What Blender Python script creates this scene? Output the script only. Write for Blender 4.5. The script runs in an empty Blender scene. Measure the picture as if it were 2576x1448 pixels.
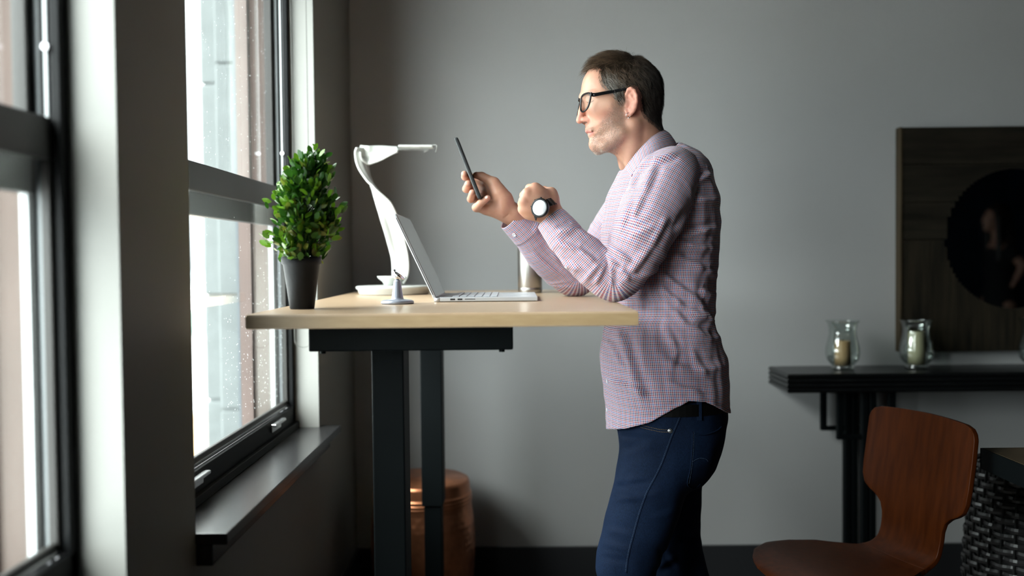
import bpy, bmesh, math, random
import numpy as np
from mathutils import Vector, Matrix, noise
from mathutils.bvhtree import BVHTree

# ------------------------------------------------------------------ camera, sky, exposure
SC = bpy.context.scene
COL = SC.collection
FPX, W_, H_ = 2500.0, 2576.0, 1448.0
CAM_Z = 1.223
YAW, PITCH, ROLL = 0.004, 74 / 2500.0, 0.010
cam_d = bpy.data.cameras.new('camera')
cam = bpy.data.objects.new('camera', cam_d)
COL.objects.link(cam)
cam_d.sensor_width = 36.0
cam_d.lens = FPX / W_ * 36.0
ROT = Matrix.Rotation(YAW, 3, 'Z') @ Matrix.Rotation(math.pi / 2 - PITCH, 3, 'X') @ Matrix.Rotation(-ROLL, 3, 'Z')
cam.matrix_world = Matrix.Translation((0, 0, CAM_Z)) @ ROT.to_4x4()
cam_d.dof.use_dof = True
cam_d.dof.focus_distance = 2.36
cam_d.dof.aperture_fstop = 1.6
cam_d.clip_end = 5000
SC.camera = cam

SC.view_settings.view_transform = 'Standard'
SC.view_settings.look = 'None'
SC.view_settings.gamma = 1
SC.view_settings.use_curve_mapping = False
SC.view_settings.exposure = 3.92
try:
    SC.cycles.use_denoising = True
    SC.cycles.use_adaptive_sampling = True
    SC.cycles.adaptive_threshold = .02
    SC.cycles.max_bounces = 7
    SC.cycles.diffuse_bounces = 4
    SC.cycles.glossy_bounces = 4
    SC.cycles.transmission_bounces = 6
    SC.cycles.transparent_max_bounces = 12
    SC.cycles.sample_clamp_indirect = 6.0
    SC.cycles.caustics_reflective = False
    SC.cycles.caustics_refractive = False
except Exception:
    pass

world = bpy.data.worlds.new('overcast_sky')
SC.world = world
world.use_nodes = True
wn, wl = world.node_tree.nodes, world.node_tree.links
wn.clear()
w_out = wn.new('ShaderNodeOutputWorld')
w_bg = wn.new('ShaderNodeBackground')
w_tc = wn.new('ShaderNodeTexCoord')
w_sep = wn.new('ShaderNodeSeparateXYZ')
w_ramp = wn.new('ShaderNodeValToRGB')
w_ramp.color_ramp.elements[0].position = 0.49
w_ramp.color_ramp.elements[0].color = (0.15, 0.155, 0.16, 1)
w_ramp.color_ramp.elements[1].position = 0.52
w_e = w_ramp.color_ramp.elements.new(0.85); w_e.color = (1.15, 1.15, 1.13, 1)
w_ramp.color_ramp.elements[1].color = (0.43, 0.455, 0.465, 1)
w_ma = wn.new('ShaderNodeMath'); w_ma.operation = 'MULTIPLY_ADD'
w_ma.inputs[1].default_value = 0.5; w_ma.inputs[2].default_value = 0.5
wl.new(w_tc.outputs['Generated'], w_sep.inputs[0])
wl.new(w_sep.outputs['Z'], w_ma.inputs[0])
wl.new(w_ma.outputs[0], w_ramp.inputs[0])
wl.new(w_ramp.outputs[0], w_bg.inputs['Color'])
w_az = wn.new('ShaderNodeMath'); w_az.operation = 'MULTIPLY_ADD'      # sky brightness shaped: raised towards -Y to throw more light on the back wall
w_az.inputs[1].default_value = -0.95; w_az.inputs[2].default_value = 1.45
wl.new(w_sep.outputs['Y'], w_az.inputs[0]); wl.new(w_az.outputs[0], w_bg.inputs['Strength'])
wl.new(w_bg.outputs[0], w_out.inputs[0])

# window openings in the left wall: (near Y, far Y); the sky enters through these
WALLX = -0.61
WIN = [(1.86, 3.05), (0.35, 1.533)]
SILL_Z, HEAD_Z = 0.71, 2.22
for a_, b_ in WIN:
    ld = bpy.data.lights.new('sky_portal', 'AREA')
    ld.shape = 'RECTANGLE'; ld.size = HEAD_Z - SILL_Z; ld.size_y = b_ - a_
    lo = bpy.data.objects.new('sky_portal', ld)
    COL.objects.link(lo)
    lo.location = (-0.80, (a_ + b_) / 2, (SILL_Z + HEAD_Z) / 2)
    lo.rotation_euler = (0, -math.pi / 2, 0)
    ld.cycles.is_portal = True

# ------------------------------------------------------------------ helpers
ROTN = np.array(ROT)
def ray(px, py):
    d = ROTN @ np.array([(px - W_ / 2) / FPX, -(py - H_ / 2) / FPX, -1.0])
    return d
def P(px, py, Y):
    d = ray(px, py)
    t = Y / d[1]
    return np.array([d[0] * t, Y, CAM_Z + d[2] * t])
def proj(V):
    V = np.asarray(V, float)
    q = (V - np.array([0, 0, CAM_Z])) @ ROTN
    return np.stack([W_ / 2 + FPX * q[..., 0] / -q[..., 2], H_ / 2 - FPX * q[..., 1] / -q[..., 2]], -1)

def empty(name, loc, label=None, cat=None, group=None):
    o = bpy.data.objects.new(name, None)
    COL.objects.link(o); o.location = loc; o.empty_display_size = 0.1
    tag(o, label, cat, group)
    return o
def tag(o, label=None, cat=None, group=None, kind=None):
    if label: o['label'] = label
    if cat: o['category'] = cat
    if group: o['group'] = group
    if kind: o['kind'] = kind
    return o
def wloc(o):
    v = Vector((0, 0, 0))
    while o is not None:
        v = v + o.location; o = o.parent
    return v
def build(name, V, F, mat, parent=None, smooth=False, uv=None, attrs=None, loc=None, bevel=0, seg=2, thick=0, label=None, subsurf=0):
    """V in world space; the object origin goes to loc (top level) or to the parent's origin."""
    V = np.asarray(V, float).reshape(-1, 3)
    base = wloc(parent) if parent is not None else Vector(loc if loc is not None else (0, 0, 0))
    me = bpy.data.meshes.new(name)
    me.from_pydata((V - np.array(base)).tolist(), [], F if isinstance(F, list) else F.tolist())
    me.update()
    if uv is not None:
        l = me.uv_layers.new(name='UVMap')
        idx = np.empty(len(me.loops), np.int32); me.loops.foreach_get('vertex_index', idx)
        l.data.foreach_set('uv', np.asarray(uv, np.float32)[idx].ravel())
    if attrs:
        for k, a in attrs.items():
            a = np.asarray(a, np.float32)
            if a.ndim == 1:
                at = me.attributes.new(k, 'FLOAT', 'POINT'); at.data.foreach_set('value', a)
            else:
                at = me.attributes.new(k, 'FLOAT_COLOR', 'POINT')
                at.data.foreach_set('color', np.concatenate([a, np.ones((len(a), 1), np.float32)], 1).ravel())
    if smooth:
        me.polygons.foreach_set('use_smooth', np.ones(len(me.polygons), bool))
    me.materials.append(mat)
    o = bpy.data.objects.new(name, me)
    COL.objects.link(o)
    if parent is not None: o.parent = parent
    else: o.location = base
    if thick:
        m = o.modifiers.new('thickness', 'SOLIDIFY'); m.thickness = thick; m.offset = 0
    if bevel:
        m = o.modifiers.new('bevel', 'BEVEL'); m.width = bevel; m.segments = seg; m.limit_method = 'ANGLE'; m.angle_limit = 0.6
    if subsurf:
        m = o.modifiers.new('sub', 'SUBSURF'); m.levels = subsurf; m.render_levels = subsurf
    if label: o['label'] = label
    return o

class MB:
    def __init__(s): s.V = []; s.F = []; s.n = 0
    def add(s, V, F):
        V = np.asarray(V, float).reshape(-1, 3)
        s.V.append(V); s.F += [tuple(i + s.n for i in f) for f in F]; s.n += len(V); return s
    def box(s, x0, x1, y0, y1, z0, z1, R=None, c=None):
        V = np.array([(x, y, z) for x in (x0, x1) for y in (y0, y1) for z in (z0, z1)], float)
        if R is not None: V = (V - c) @ np.asarray(R).T + c
        return s.add(V, [(0, 1, 3, 2), (4, 6, 7, 5), (0, 4, 5, 1), (2, 3, 7, 6), (0, 2, 6, 4), (1, 5, 7, 3)])
    def frame(s, o, ex, ey, ez, hx, hy, hz):
        """box centred on o with unit axes"""
        o, ex, ey, ez = map(np.asarray, (o, ex, ey, ez))
        V = [o + i * hx * ex + j * hy * ey + k * hz * ez for i in (-1, 1) for j in (-1, 1) for k in (-1, 1)]
        return s.add(V, [(0, 1, 3, 2), (4, 6, 7, 5), (0, 4, 5, 1), (2, 3, 7, 6), (0, 2, 6, 4), (1, 5, 7, 3)])
    def lathe(s, c, prof, n=48, ax=None):
        """prof: (radius, height) list, closed with caps when radius > 0"""
        c = np.asarray(c, float)
        if ax is None: ex, ey, ez = np.eye(3)
        else:
            ez = np.asarray(ax, float); ez /= np.linalg.norm(ez)
            t = np.array([0, 0, 1.0]) if abs(ez[2]) < .9 else np.array([1.0, 0, 0])
            ex = np.cross(t, ez); ex /= np.linalg.norm(ex); ey = np.cross(ez, ex)
        th = np.arange(n) * 2 * np.pi / n
        V = []; F = []
        for r, h in prof:
            V.append(c + np.outer(np.cos(th) * r, ex) + np.outer(np.sin(th) * r, ey) + ez * h)
        V = np.concatenate(V)
        for k in range(len(prof) - 1):
            for i in range(n):
                j = (i + 1) % n
                F.append((k * n + i, k * n + j, (k + 1) * n + j, (k + 1) * n + i))
        if prof[0][0] > 1e-6: F.append(tuple(range(n - 1, -1, -1)))
        if prof[-1][0] > 1e-6: F.append(tuple((len(prof) - 1) * n + i for i in range(n)))
        return s.add(V, F)
    def tube(s, pts, r, n=10, closed=False, flat=None):
        pts = np.asarray(pts, float); m = len(pts)
        r = np.broadcast_to(np.asarray(r, float), (m,))
        T = np.gradient(pts, axis=0) if not closed else np.roll(pts, -1, 0) - np.roll(pts, 1, 0)
        T /= np.linalg.norm(T, axis=1)[:, None] + 1e-12
        u = np.cross(T[0], [0, 0, 1.0])
        if np.linalg.norm(u) < .1: u = np.cross(T[0], [0, 1.0, 0])
        th = np.arange(n) * 2 * np.pi / n
        V = []
        for k in range(m):
            u = u - T[k] * (u @ T[k]); u /= np.linalg.norm(u) + 1e-12
            w = np.cross(T[k], u)
            V.append(pts[k] + r[k] * (np.outer(np.cos(th), u) + np.outer(np.sin(th), w)))
        F = []
        for k in range(m if closed else m - 1):
            k2 = (k + 1) % m
            for i in range(n):
                j = (i + 1) % n
                F.append((k * n + i, k * n + j, k2 * n + j, k2 * n + i))
        if not closed:
            F.append(tuple(range(n - 1, -1, -1))); F.append(tuple((m - 1) * n + i for i in range(n)))
        return s.add(np.concatenate(V), F)
    def ellipsoid(s, c, rad, R=None, nu=20, nv=12):
        V = []; F = []
        for j in range(nv + 1):
            p = math.pi * j / nv
            for i in range(nu):
                t = 2 * math.pi * i / nu
                V.append((math.sin(p) * math.cos(t) * rad[0], math.sin(p) * math.sin(t) * rad[1], math.cos(p) * rad[2]))
        V = np.array(V)
        if R is not None: V = V @ np.asarray(R).T
        for j in range(nv):
            for i in range(nu):
                k = (i + 1) % nu
                F.append((j * nu + i, (j + 1) * nu + i, (j + 1) * nu + k, j * nu + k))
        return s.add(V + np.asarray(c), F)
    def prism(s, poly, dirv):
        poly = np.asarray(poly, float); n = len(poly)
        V = np.concatenate([poly, poly + np.asarray(dirv)])
        F = [tuple(range(n - 1, -1, -1)), tuple(range(n, 2 * n))] + [(i, (i + 1) % n, n + (i + 1) % n, n + i) for i in range(n)]
        return s.add(V, F)
    def out(s, name, mat, parent=None, **k):
        return build(name, np.concatenate(s.V), s.F, mat, parent, **k)

def catmull(pts, n=8, closed=False):
    p = np.asarray(pts, float); m = len(p); out = []
    rng_ = range(m if closed else m - 1)
    for i in rng_:
        p0 = p[(i - 1) % m] if closed or i > 0 else 2 * p[0] - p[1]
        p1, p2 = p[i], p[(i + 1) % m]
        p3 = p[(i + 2) % m] if closed or i + 2 < m else 2 * p[-1] - p[-2]
        for k in range(n):
            t = k / n
            out.append(.5 * (2 * p1 + (p2 - p0) * t + (2 * p0 - 5 * p1 + 4 * p2 - p3) * t * t + (3 * p1 - p0 - 3 * p2 + p3) * t ** 3))
    if not closed: out.append(p[-1])
    return np.array(out)

def surface_nets(F, org, h):
    S = F < 0
    nx, ny, nz = F.shape
    cnt = np.zeros((nx - 1, ny - 1, nz - 1), np.int8)
    pos = np.zeros((nx - 1, ny - 1, nz - 1, 3), np.float32)
    cs = [(i, j, k) for i in (0, 1) for j in (0, 1) for k in (0, 1)]
    sl = lambda c: tuple(slice(o, o + s - 1) for o, s in zip(c, (nx, ny, nz)))
    for a in range(8):
        for ax in range(3):
            c = cs[a]
            if c[ax]: continue
            d = list(c); d[ax] = 1; d = tuple(d)
            fa, fb = F[sl(c)], F[sl(d)]
            m = (fa < 0) != (fb < 0)
            if not m.any(): continue
            t = fa[m] / (fa[m] - fb[m])
            p = np.tile(np.array(c, np.float32), (len(t), 1)); p[:, ax] = t
            pos[m] += p; cnt[m] += 1
    act = cnt > 0
    idx = -np.ones(act.shape, np.int64); idx[act] = np.arange(act.sum())
    I = np.argwhere(act)
    V = (I + pos[act] / cnt[act][:, None]) * h + np.asarray(org)
    quads = []
    for ax in range(3):
        b, c = (ax + 1) % 3, (ax + 2) % 3
        lo = [slice(None)] * 3; hi = [slice(None)] * 3
        lo[ax] = slice(0, -1); hi[ax] = slice(1, None)
        s0, s1 = S[tuple(lo)], S[tuple(hi)]
        e = np.argwhere(s0 != s1)
        e = e[(e[:, b] > 0) & (e[:, c] > 0) & (e[:, b] < F.shape[b] - 1) & (e[:, c] < F.shape[c] - 1)]
        def cell(db, dc):
            q = e.copy(); q[:, b] += db; q[:, c] += dc
            return idx[q[:, 0], q[:, 1], q[:, 2]]
        Q = np.stack([cell(-1, -1), cell(0, -1), cell(0, 0), cell(-1, 0)], 1)
        flip = ~s0[e[:, 0], e[:, 1], e[:, 2]]
        Q[flip] = Q[flip][:, ::-1]
        quads.append(Q)
    Q = np.concatenate(quads)
    Q = Q[(Q >= 0).all(1)]
    return V, Q

def grid(lo, hi, h):
    ax = [np.arange(a, b + h, h, dtype=np.float32) for a, b in zip(lo, hi)]
    return np.meshgrid(*ax, indexing='ij')
def smin(a, b, k):
    h = np.clip(.5 + .5 * (b - a) / k, 0, 1)
    return b + (a - b) * h - k * h * (1 - h)
def smax(a, b, k): return -smin(-a, -b, k)
def rcone(X, Y, Z, a, b, ra, rb):
    a = np.asarray(a, np.float32); b = np.asarray(b, np.float32)
    d = b - a; L2 = float(d @ d) + 1e-12
    t = np.clip(((X - a[0]) * d[0] + (Y - a[1]) * d[1] + (Z - a[2]) * d[2]) / L2, 0, 1)
    return np.sqrt((X - a[0] - t * d[0]) ** 2 + (Y - a[1] - t * d[1]) ** 2 + (Z - a[2] - t * d[2]) ** 2) - (ra + (rb - ra) * t)
def ell(X, Y, Z, c, r):
    k = np.sqrt(((X - c[0]) / r[0]) ** 2 + ((Y - c[1]) / r[1]) ** 2 + ((Z - c[2]) / r[2]) ** 2)
    return (k - 1) * min(r)
def poly_sd(px, py, poly):
    """signed distance (positive inside) of points to a polygon"""
    poly = np.asarray(poly); d2 = np.full(px.shape, 1e9); ins = np.zeros(px.shape, bool)
    n = len(poly)
    for i in range(n):
        a, b = poly[i], poly[(i + 1) % n]
        e = b - a; L = e @ e + 1e-15
        t = np.clip(((px - a[0]) * e[0] + (py - a[1]) * e[1]) / L, 0, 1)
        d2 = np.minimum(d2, (px - a[0] - t * e[0]) ** 2 + (py - a[1] - t * e[1]) ** 2)
        c = ((a[1] > py) != (b[1] > py))
        with np.errstate(divide='ignore', invalid='ignore'):
            xx = (b[0] - a[0]) * (py - a[1]) / (b[1] - a[1] + 1e-15) + a[0]
        ins ^= c & (px < xx)
    d = np.sqrt(d2)
    return np.where(ins, d, -d)
def sines(V, seed, freq, n=10):
    r = np.random.RandomState(seed); out = 0
    for _ in range(n):
        k = r.normal(size=3); k *= freq * r.uniform(.6, 1.5) / np.linalg.norm(k)
        out = out + np.sin(V @ k * 2 * np.pi + r.uniform(0, 6.28))
    return out / n ** .5
def vnormals(V, F):
    F = np.asarray(F)
    N = np.zeros_like(V)
    fn = np.cross(V[F[:, 2]] - V[F[:, 0]], V[F[:, 3]] - V[F[:, 1]])
    for i in range(4): np.add.at(N, F[:, i], fn)
    return N / (np.linalg.norm(N, axis=1)[:, None] + 1e-12)
def creases(V, N, lines, side=None):
    """folds traced along lines: (x1,y1,x2,y2,width px,height m) raised ridges / negative valleys on the near side"""
    q = proj(V); d = np.zeros(len(V))
    for x1, y1, x2, y2, w, a in lines:
        A = np.array([x1, y1]); B = np.array([x2, y2]); e = B - A
        t = ((q - A) @ e) / (e @ e); tc = np.clip(t, 0, 1)
        dd = q - A - tc[:, None] * e
        s = (dd[:, 0] * e[1] - dd[:, 1] * e[0]) / np.linalg.norm(e)
        r = np.linalg.norm(dd, axis=1) / w
        endf = np.clip(np.minimum(t, 1 - t) * 3 + .35, .0, 1)
        d += a * endf * (np.exp(-r ** 2) - .6 * np.exp(-((s / w - 1.5) ** 2) - np.where((t < 0) | (t > 1), r ** 2, 0)))
    m = np.clip(-N[:, 1] * 2 + .3, 0, 1)
    return V + N * (d * m)[:, None]

# ------------------------------------------------------------------ materials
def NT(m): return m.node_tree.nodes, m.node_tree.links
def mat(name, col, rough=.5, metal=0, vary=0.06, scale=8, bump=0, bscale=60, stretch=None, coat=0, spec=.5, sss=0, sheen=0, col2=None, detail=4):
    m = bpy.data.materials.new(name); m.use_nodes = True
    N, L = NT(m); b = N['Principled BSDF']
    b.inputs['Roughness'].default_value = rough
    b.inputs['Metallic'].default_value = metal
    b.inputs['Coat Weight'].default_value = coat
    b.inputs['Specular IOR Level'].default_value = spec
    if sss:
        b.inputs['Subsurface Weight'].default_value = sss
        b.inputs['Subsurface Radius'].default_value = (.012, .005, .003)
        b.inputs['Subsurface Scale'].default_value = .6
    if sheen: b.inputs['Sheen Weight'].default_value = sheen
    tc = N.new('ShaderNodeTexCoord'); mp = N.new('ShaderNodeMapping')
    if stretch: mp.inputs['Scale'].default_value = stretch
    L.new(tc.outputs['Object'], mp.inputs[0])
    nz = N.new('ShaderNodeTexNoise'); nz.inputs['Scale'].default_value = scale; nz.inputs['Detail'].default_value = detail
    L.new(mp.outputs[0], nz.inputs['Vector'])
    rp = N.new('ShaderNodeValToRGB')
    c2 = col2 or tuple(min(1, c * (1 + vary)) for c in col)
    c1 = col if col2 else tuple(c * (1 - vary) for c in col)
    rp.color_ramp.elements[0].color = (*c1, 1); rp.color_ramp.elements[1].color = (*c2, 1)
    rp.color_ramp.elements[0].position = .3; rp.color_ramp.elements[1].position = .7
    L.new(nz.outputs['Fac'], rp.inputs[0]); L.new(rp.outputs[0], b.inputs['Base Color'])
    if bump:
        n2 = N.new('ShaderNodeTexNoise'); n2.inputs['Scale'].default_value = bscale; n2.inputs['Detail'].default_value = 3
        L.new(mp.outputs[0], n2.inputs['Vector'])
        bp = N.new('ShaderNodeBump'); bp.inputs['Strength'].default_value = bump; bp.inputs['Distance'].default_value = .002
        L.new(n2.outputs['Fac'], bp.inputs['Height']); L.new(bp.outputs[0], b.inputs['Normal'])
    return m
def glass_pane(name, tint=(.93, .97, .96), rmin=.0):
    m = bpy.data.materials.new(name); m.use_nodes = True
    N, L = NT(m); N.remove(N['Principled BSDF'])
    t = N.new('ShaderNodeBsdfTransparent'); t.inputs[0].default_value = (*tint, 1)
    g = N.new('ShaderNodeBsdfGlossy'); g.inputs['Roughness'].default_value = 0.0; g.inputs[0].default_value = (1, 1, 1, 1)
    lw_ = N.new('ShaderNodeLayerWeight'); lw_.inputs[0].default_value = .5
    pw = N.new('ShaderNodeMath'); pw.operation = 'POWER'; pw.inputs[1].default_value = 5
    f = N.new('ShaderNodeMath'); f.operation = 'MULTIPLY_ADD'; f.inputs[1].default_value = .96; f.inputs[2].default_value = .04
    L.new(lw_.outputs['Facing'], pw.inputs[0]); L.new(pw.outputs[0], f.inputs[0])
    mx = N.new('ShaderNodeMixShader')
    L.new(f.outputs[0], mx.inputs[0]); L.new(t.outputs[0], mx.inputs[1]); L.new(g.outputs[0], mx.inputs[2])
    L.new(mx.outputs[0], N['Material Output'].inputs[0])
    return m

M = {}
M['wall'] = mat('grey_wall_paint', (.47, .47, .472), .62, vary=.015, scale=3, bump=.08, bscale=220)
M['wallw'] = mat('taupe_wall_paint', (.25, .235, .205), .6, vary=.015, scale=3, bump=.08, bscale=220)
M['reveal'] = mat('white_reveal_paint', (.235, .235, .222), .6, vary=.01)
M['walld'] = mat('dark_wall_paint', (.10, .11, .12), .7, vary=.03)
M['ceil'] = mat('ceiling_paint', (.11, .11, .105), .8)
M['floor'] = mat('dark_floor_boards', (.045, .035, .028), .45, vary=.3, scale=3, stretch=(1, 12, 1))
M['black'] = mat('black_frame_metal', (.003, .0035, .004), .5, spec=.12, vary=.1)
M['sillblk'] = mat('black_sill_laminate', (.020, .020, .021), .24, spec=.8, vary=.12, scale=20, bump=.05, bscale=300)
M['base'] = mat('charcoal_baseboard_paint', (.018, .019, .022), .5)
M['rail'] = mat('bronze_sash_metal', (.021, .020, .019), .4, spec=.3)
M['track'] = mat('pale_sash_track', (.13, .142, .15), .4, metal=.1)
M['tracklight'] = mat('pale_outer_track', (.34, .36, .37), .4)
M['trackdark'] = mat('dark_track', (.055, .058, .062), .4)
M['alu'] = mat('bright_aluminium', (.75, .76, .78), .25, metal=1)
M['pink'] = mat('pink_brick_paint', (.058, .038, .031), .8, vary=.1, scale=5, bump=.3)
M['pinkl'] = mat('pale_pink_mortar', (.09, .062, .055), .8, vary=.08, scale=5)
M['conc'] = mat('pale_concrete', (.088, .098, .099), .85, vary=.1, scale=12, bump=.5, bscale=50)
M['concb'] = mat('blue_grey_panel', (.055, .068, .079), .7, vary=.06)
M['glass'] = glass_pane('window_glass')
M['drop'] = mat('white_glint_rain_water', (.8, .85, .87), .03, vary=.01); M['drop'].node_tree.nodes['Principled BSDF'].inputs['Transmission Weight'].default_value = .15  # bright glints of the drops put into a nearly opaque white colour
M['desk'] = mat('pale_oak_laminate', (.41, .28, .175), .28, col2=(.50, .365, .245), scale=5, stretch=(1.2, 22, 1.2), detail=6, bump=.05, bscale=60)
M['edge'] = mat('oak_edge_band', (.33, .22, .115), .38, col2=(.40, .28, .155), scale=6, stretch=(3, 1, 14), detail=5)
M['legm'] = mat('matt_black_steel', (.0022, .0036, .0042), .6, spec=.09, vary=.1, bump=.1, bscale=400)
M['pot'] = mat('charcoal_pot_clay', (.0065, .0075, .0095), .6, spec=.2, vary=.2, scale=20, bump=.15, bscale=120)
M['soil'] = mat('potting_soil', (.02, .014, .01), .95, vary=.4, bump=1, bscale=200)
M['leaf'] = None
M['white'] = mat('white_gloss_plastic', (.46, .47, .445), .4, vary=.01)
M['stand'] = mat('grey_blue_metal', (.28, .30, .36), .38, metal=.5)
M['chrome'] = mat('chrome', (.8, .8, .82), .08, metal=1, vary=.01)
M['lap'] = mat('silver_magnesium', (.58, .60, .64), .38, metal=.35, vary=.02)
M['key'] = mat('silver_keycap', (.50, .52, .56), .45, vary=.03)
M['dark'] = mat('dark_rubber', (.02, .02, .022), .6)
M['screen'] = mat('laptop_glass', (.05, .052, .055), .12, vary=.05, coat=.5, spec=.8)
M['steel'] = mat('brushed_steel', (.46, .44, .42), .34, metal=1, vary=.06, scale=40, stretch=(1, 1, .02))
M['copper'] = mat('hammered_copper', (.55, .22, .11), .34, metal=.85, vary=.18, scale=25, bump=.0)
M['candle1'] = mat('amber_wax', (.80, .46, .23), .45, col2=(.86, .62, .36), scale=9, sss=.0)
M['candle2'] = mat('ivory_wax', (.74, .66, .44), .45, vary=.05)
M['walnut'] = mat('walnut_veneer', (.034, .0072, .0014), .36, col2=(.062, .0140, .0024), scale=7, stretch=(9, 9, .6), detail=6, spec=.13)
M['rustic'] = mat('weathered_wood', (.03, .021, .012), .6, spec=.2, col2=(.075, .054, .030), scale=4, stretch=(1, 8, 1), detail=6)
M['plank'] = mat('dark_barn_plank', (.008, .007, .005), .62, spec=.2, col2=(.030, .023, .014), scale=5, stretch=(9, 9, .8), detail=8, bump=.4, bscale=30)
M['plankh'] = mat('dark_barn_plank_across', (.009, .0075, .005), .62, spec=.2, col2=(.026, .021, .014), scale=5, stretch=(.8, 9, 9), detail=8, bump=.4, bscale=30)
M['mirror'] = mat('smoked_mirror', (.20, .22, .23), .015, metal=1, vary=.01)
M['wicker'] = mat('charcoal_wicker', (.035, .033, .035), .35, vary=.3, scale=30)
M['wickerd'] = mat('dark_liner', (.008, .008, .008), .8)
M['phone'] = mat('black_phone_shell', (.02, .023, .025), .42, vary=.1)
M['phg'] = mat('phone_glass', (.01, .01, .012), .06)
M['frame'] = mat('black_acetate', (.008, .008, .009), .22)
M['lens'] = glass_pane('spectacle_lens', (.95, .97, .97))
M['steelw'] = mat('gunmetal_watch', (.02, .021, .024), .28, metal=.7)
M['dial'] = mat('sky_glare_watch_dial', (.92, .93, 1.0), .12, metal=.25, vary=.01, coat=1)  # near-white colour stands in for the sky reflected off the dial
M['button'] = mat('pearl_button', (.75, .74, .80), .3)
M['denimseam'] = mat('seam_thread', (.05, .09, .16), .8)
M['tan'] = mat('tan_thread', (.20, .13, .06), .8)
M['belt'] = mat('black_leather', (.002, .002, .002), .6, spec=.15)
M['shoe'] = mat('brown_leather', (.05, .028, .018), .4, vary=.2)
M['sole'] = mat('rubber_sole', (.03, .03, .03), .7)
M['nail'] = mat('fingernail', (.78, .52, .45), .25, vary=.02)
M['lash'] = mat('eyelash_hair', (.03, .02, .015), .6)
M['blue'] = mat('navy_cabinet_paint', (.012, .03, .05), .5)
M['blackcl'] = mat('black_jersey', (.006, .006, .008), .85)
M['whitew'] = mat('white_ceramic', (.6, .6, .58), .3)
M['blind'] = mat('pale_roller_fabric', (.5, .49, .46), .8)
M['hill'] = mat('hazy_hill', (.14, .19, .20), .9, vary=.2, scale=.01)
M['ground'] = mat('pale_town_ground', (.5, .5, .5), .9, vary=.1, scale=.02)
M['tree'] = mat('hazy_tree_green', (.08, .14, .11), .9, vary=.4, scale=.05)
M['orange'] = mat('ochre_roof', (.36, .22, .10), .8)
M['denim'] = None
M['thread'] = mat('lilac_thread', (.33, .24, .34), .8)
M['bead'] = mat('steel_bead', (.10, .10, .095), .3, metal=.6)

def leaf_mat():
    m = mat('boxwood_leaf', (.02, .085, .008), .36, col2=(.09, .22, .012), scale=28, detail=2, spec=.35)
    b = m.node_tree.nodes['Principled BSDF']
    N, L = NT(m)
    a = N.new('ShaderNodeAttribute'); a.attribute_name = 'tint'
    mx = N.new('ShaderNodeMix'); mx.data_type = 'RGBA'; mx.inputs[0].default_value = .75
    src = b.inputs['Base Color'].links[0].from_socket
    L.new(src, mx.inputs[6]); L.new(a.outputs['Color'], mx.inputs[7]); L.new(mx.outputs[2], b.inputs['Base Color'])
    tr = N.new('ShaderNodeBsdfTranslucent'); L.new(mx.outputs[2], tr.inputs[0])
    ms = N.new('ShaderNodeMixShader'); ms.inputs[0].default_value = .25
    L.new(b.outputs[0], ms.inputs[1]); L.new(tr.outputs[0], ms.inputs[2]); L.new(ms.outputs[0], N['Material Output'].inputs[0])
    return m
M['leaf'] = leaf_mat()

def denim_mat():
    m = mat('indigo_denim', (.0026, .0075, .022), .8, col2=(.006, .016, .044), scale=6, detail=6, spec=.12)
    N, L = NT(m); b = N['Principled BSDF']
    n2 = N.new('ShaderNodeTexNoise'); n2.inputs['Scale'].default_value = 900
    tc = [n for n in N if n.type == 'TEX_COORD'][0]
    mp = N.new('ShaderNodeMapping'); mp.inputs['Scale'].default_value = (1, 1, .25)
    L.new(tc.outputs['Object'], mp.inputs[0]); L.new(mp.outputs[0], n2.inputs['Vector'])
    mx = N.new('ShaderNodeMix'); mx.data_type = 'RGBA'; mx.blend_type = 'MULTIPLY'; mx.inputs[0].default_value = .7
    src = b.inputs['Base Color'].links[0].from_socket
    r = N.new('ShaderNodeMapRange'); r.inputs['From Min'].default_value = .35; r.inputs['From Max'].default_value = .65
    r.inputs['To Min'].default_value = .55; r.inputs['To Max'].default_value = 1.45
    L.new(n2.outputs['Fac'], r.inputs[0]); L.new(src, mx.inputs[6]); L.new(r.outputs[0], mx.inputs[7])
    L.new(mx.outputs[2], b.inputs['Base Color'])
    bp = N.new('ShaderNodeBump'); bp.inputs['Strength'].default_value = .25; bp.inputs['Distance'].default_value = .0006
    L.new(n2.outputs['Fac'], bp.inputs['Height']); L.new(bp.outputs[0], b.inputs['Normal'])
    return m
M['denim'] = denim_mat()

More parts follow.
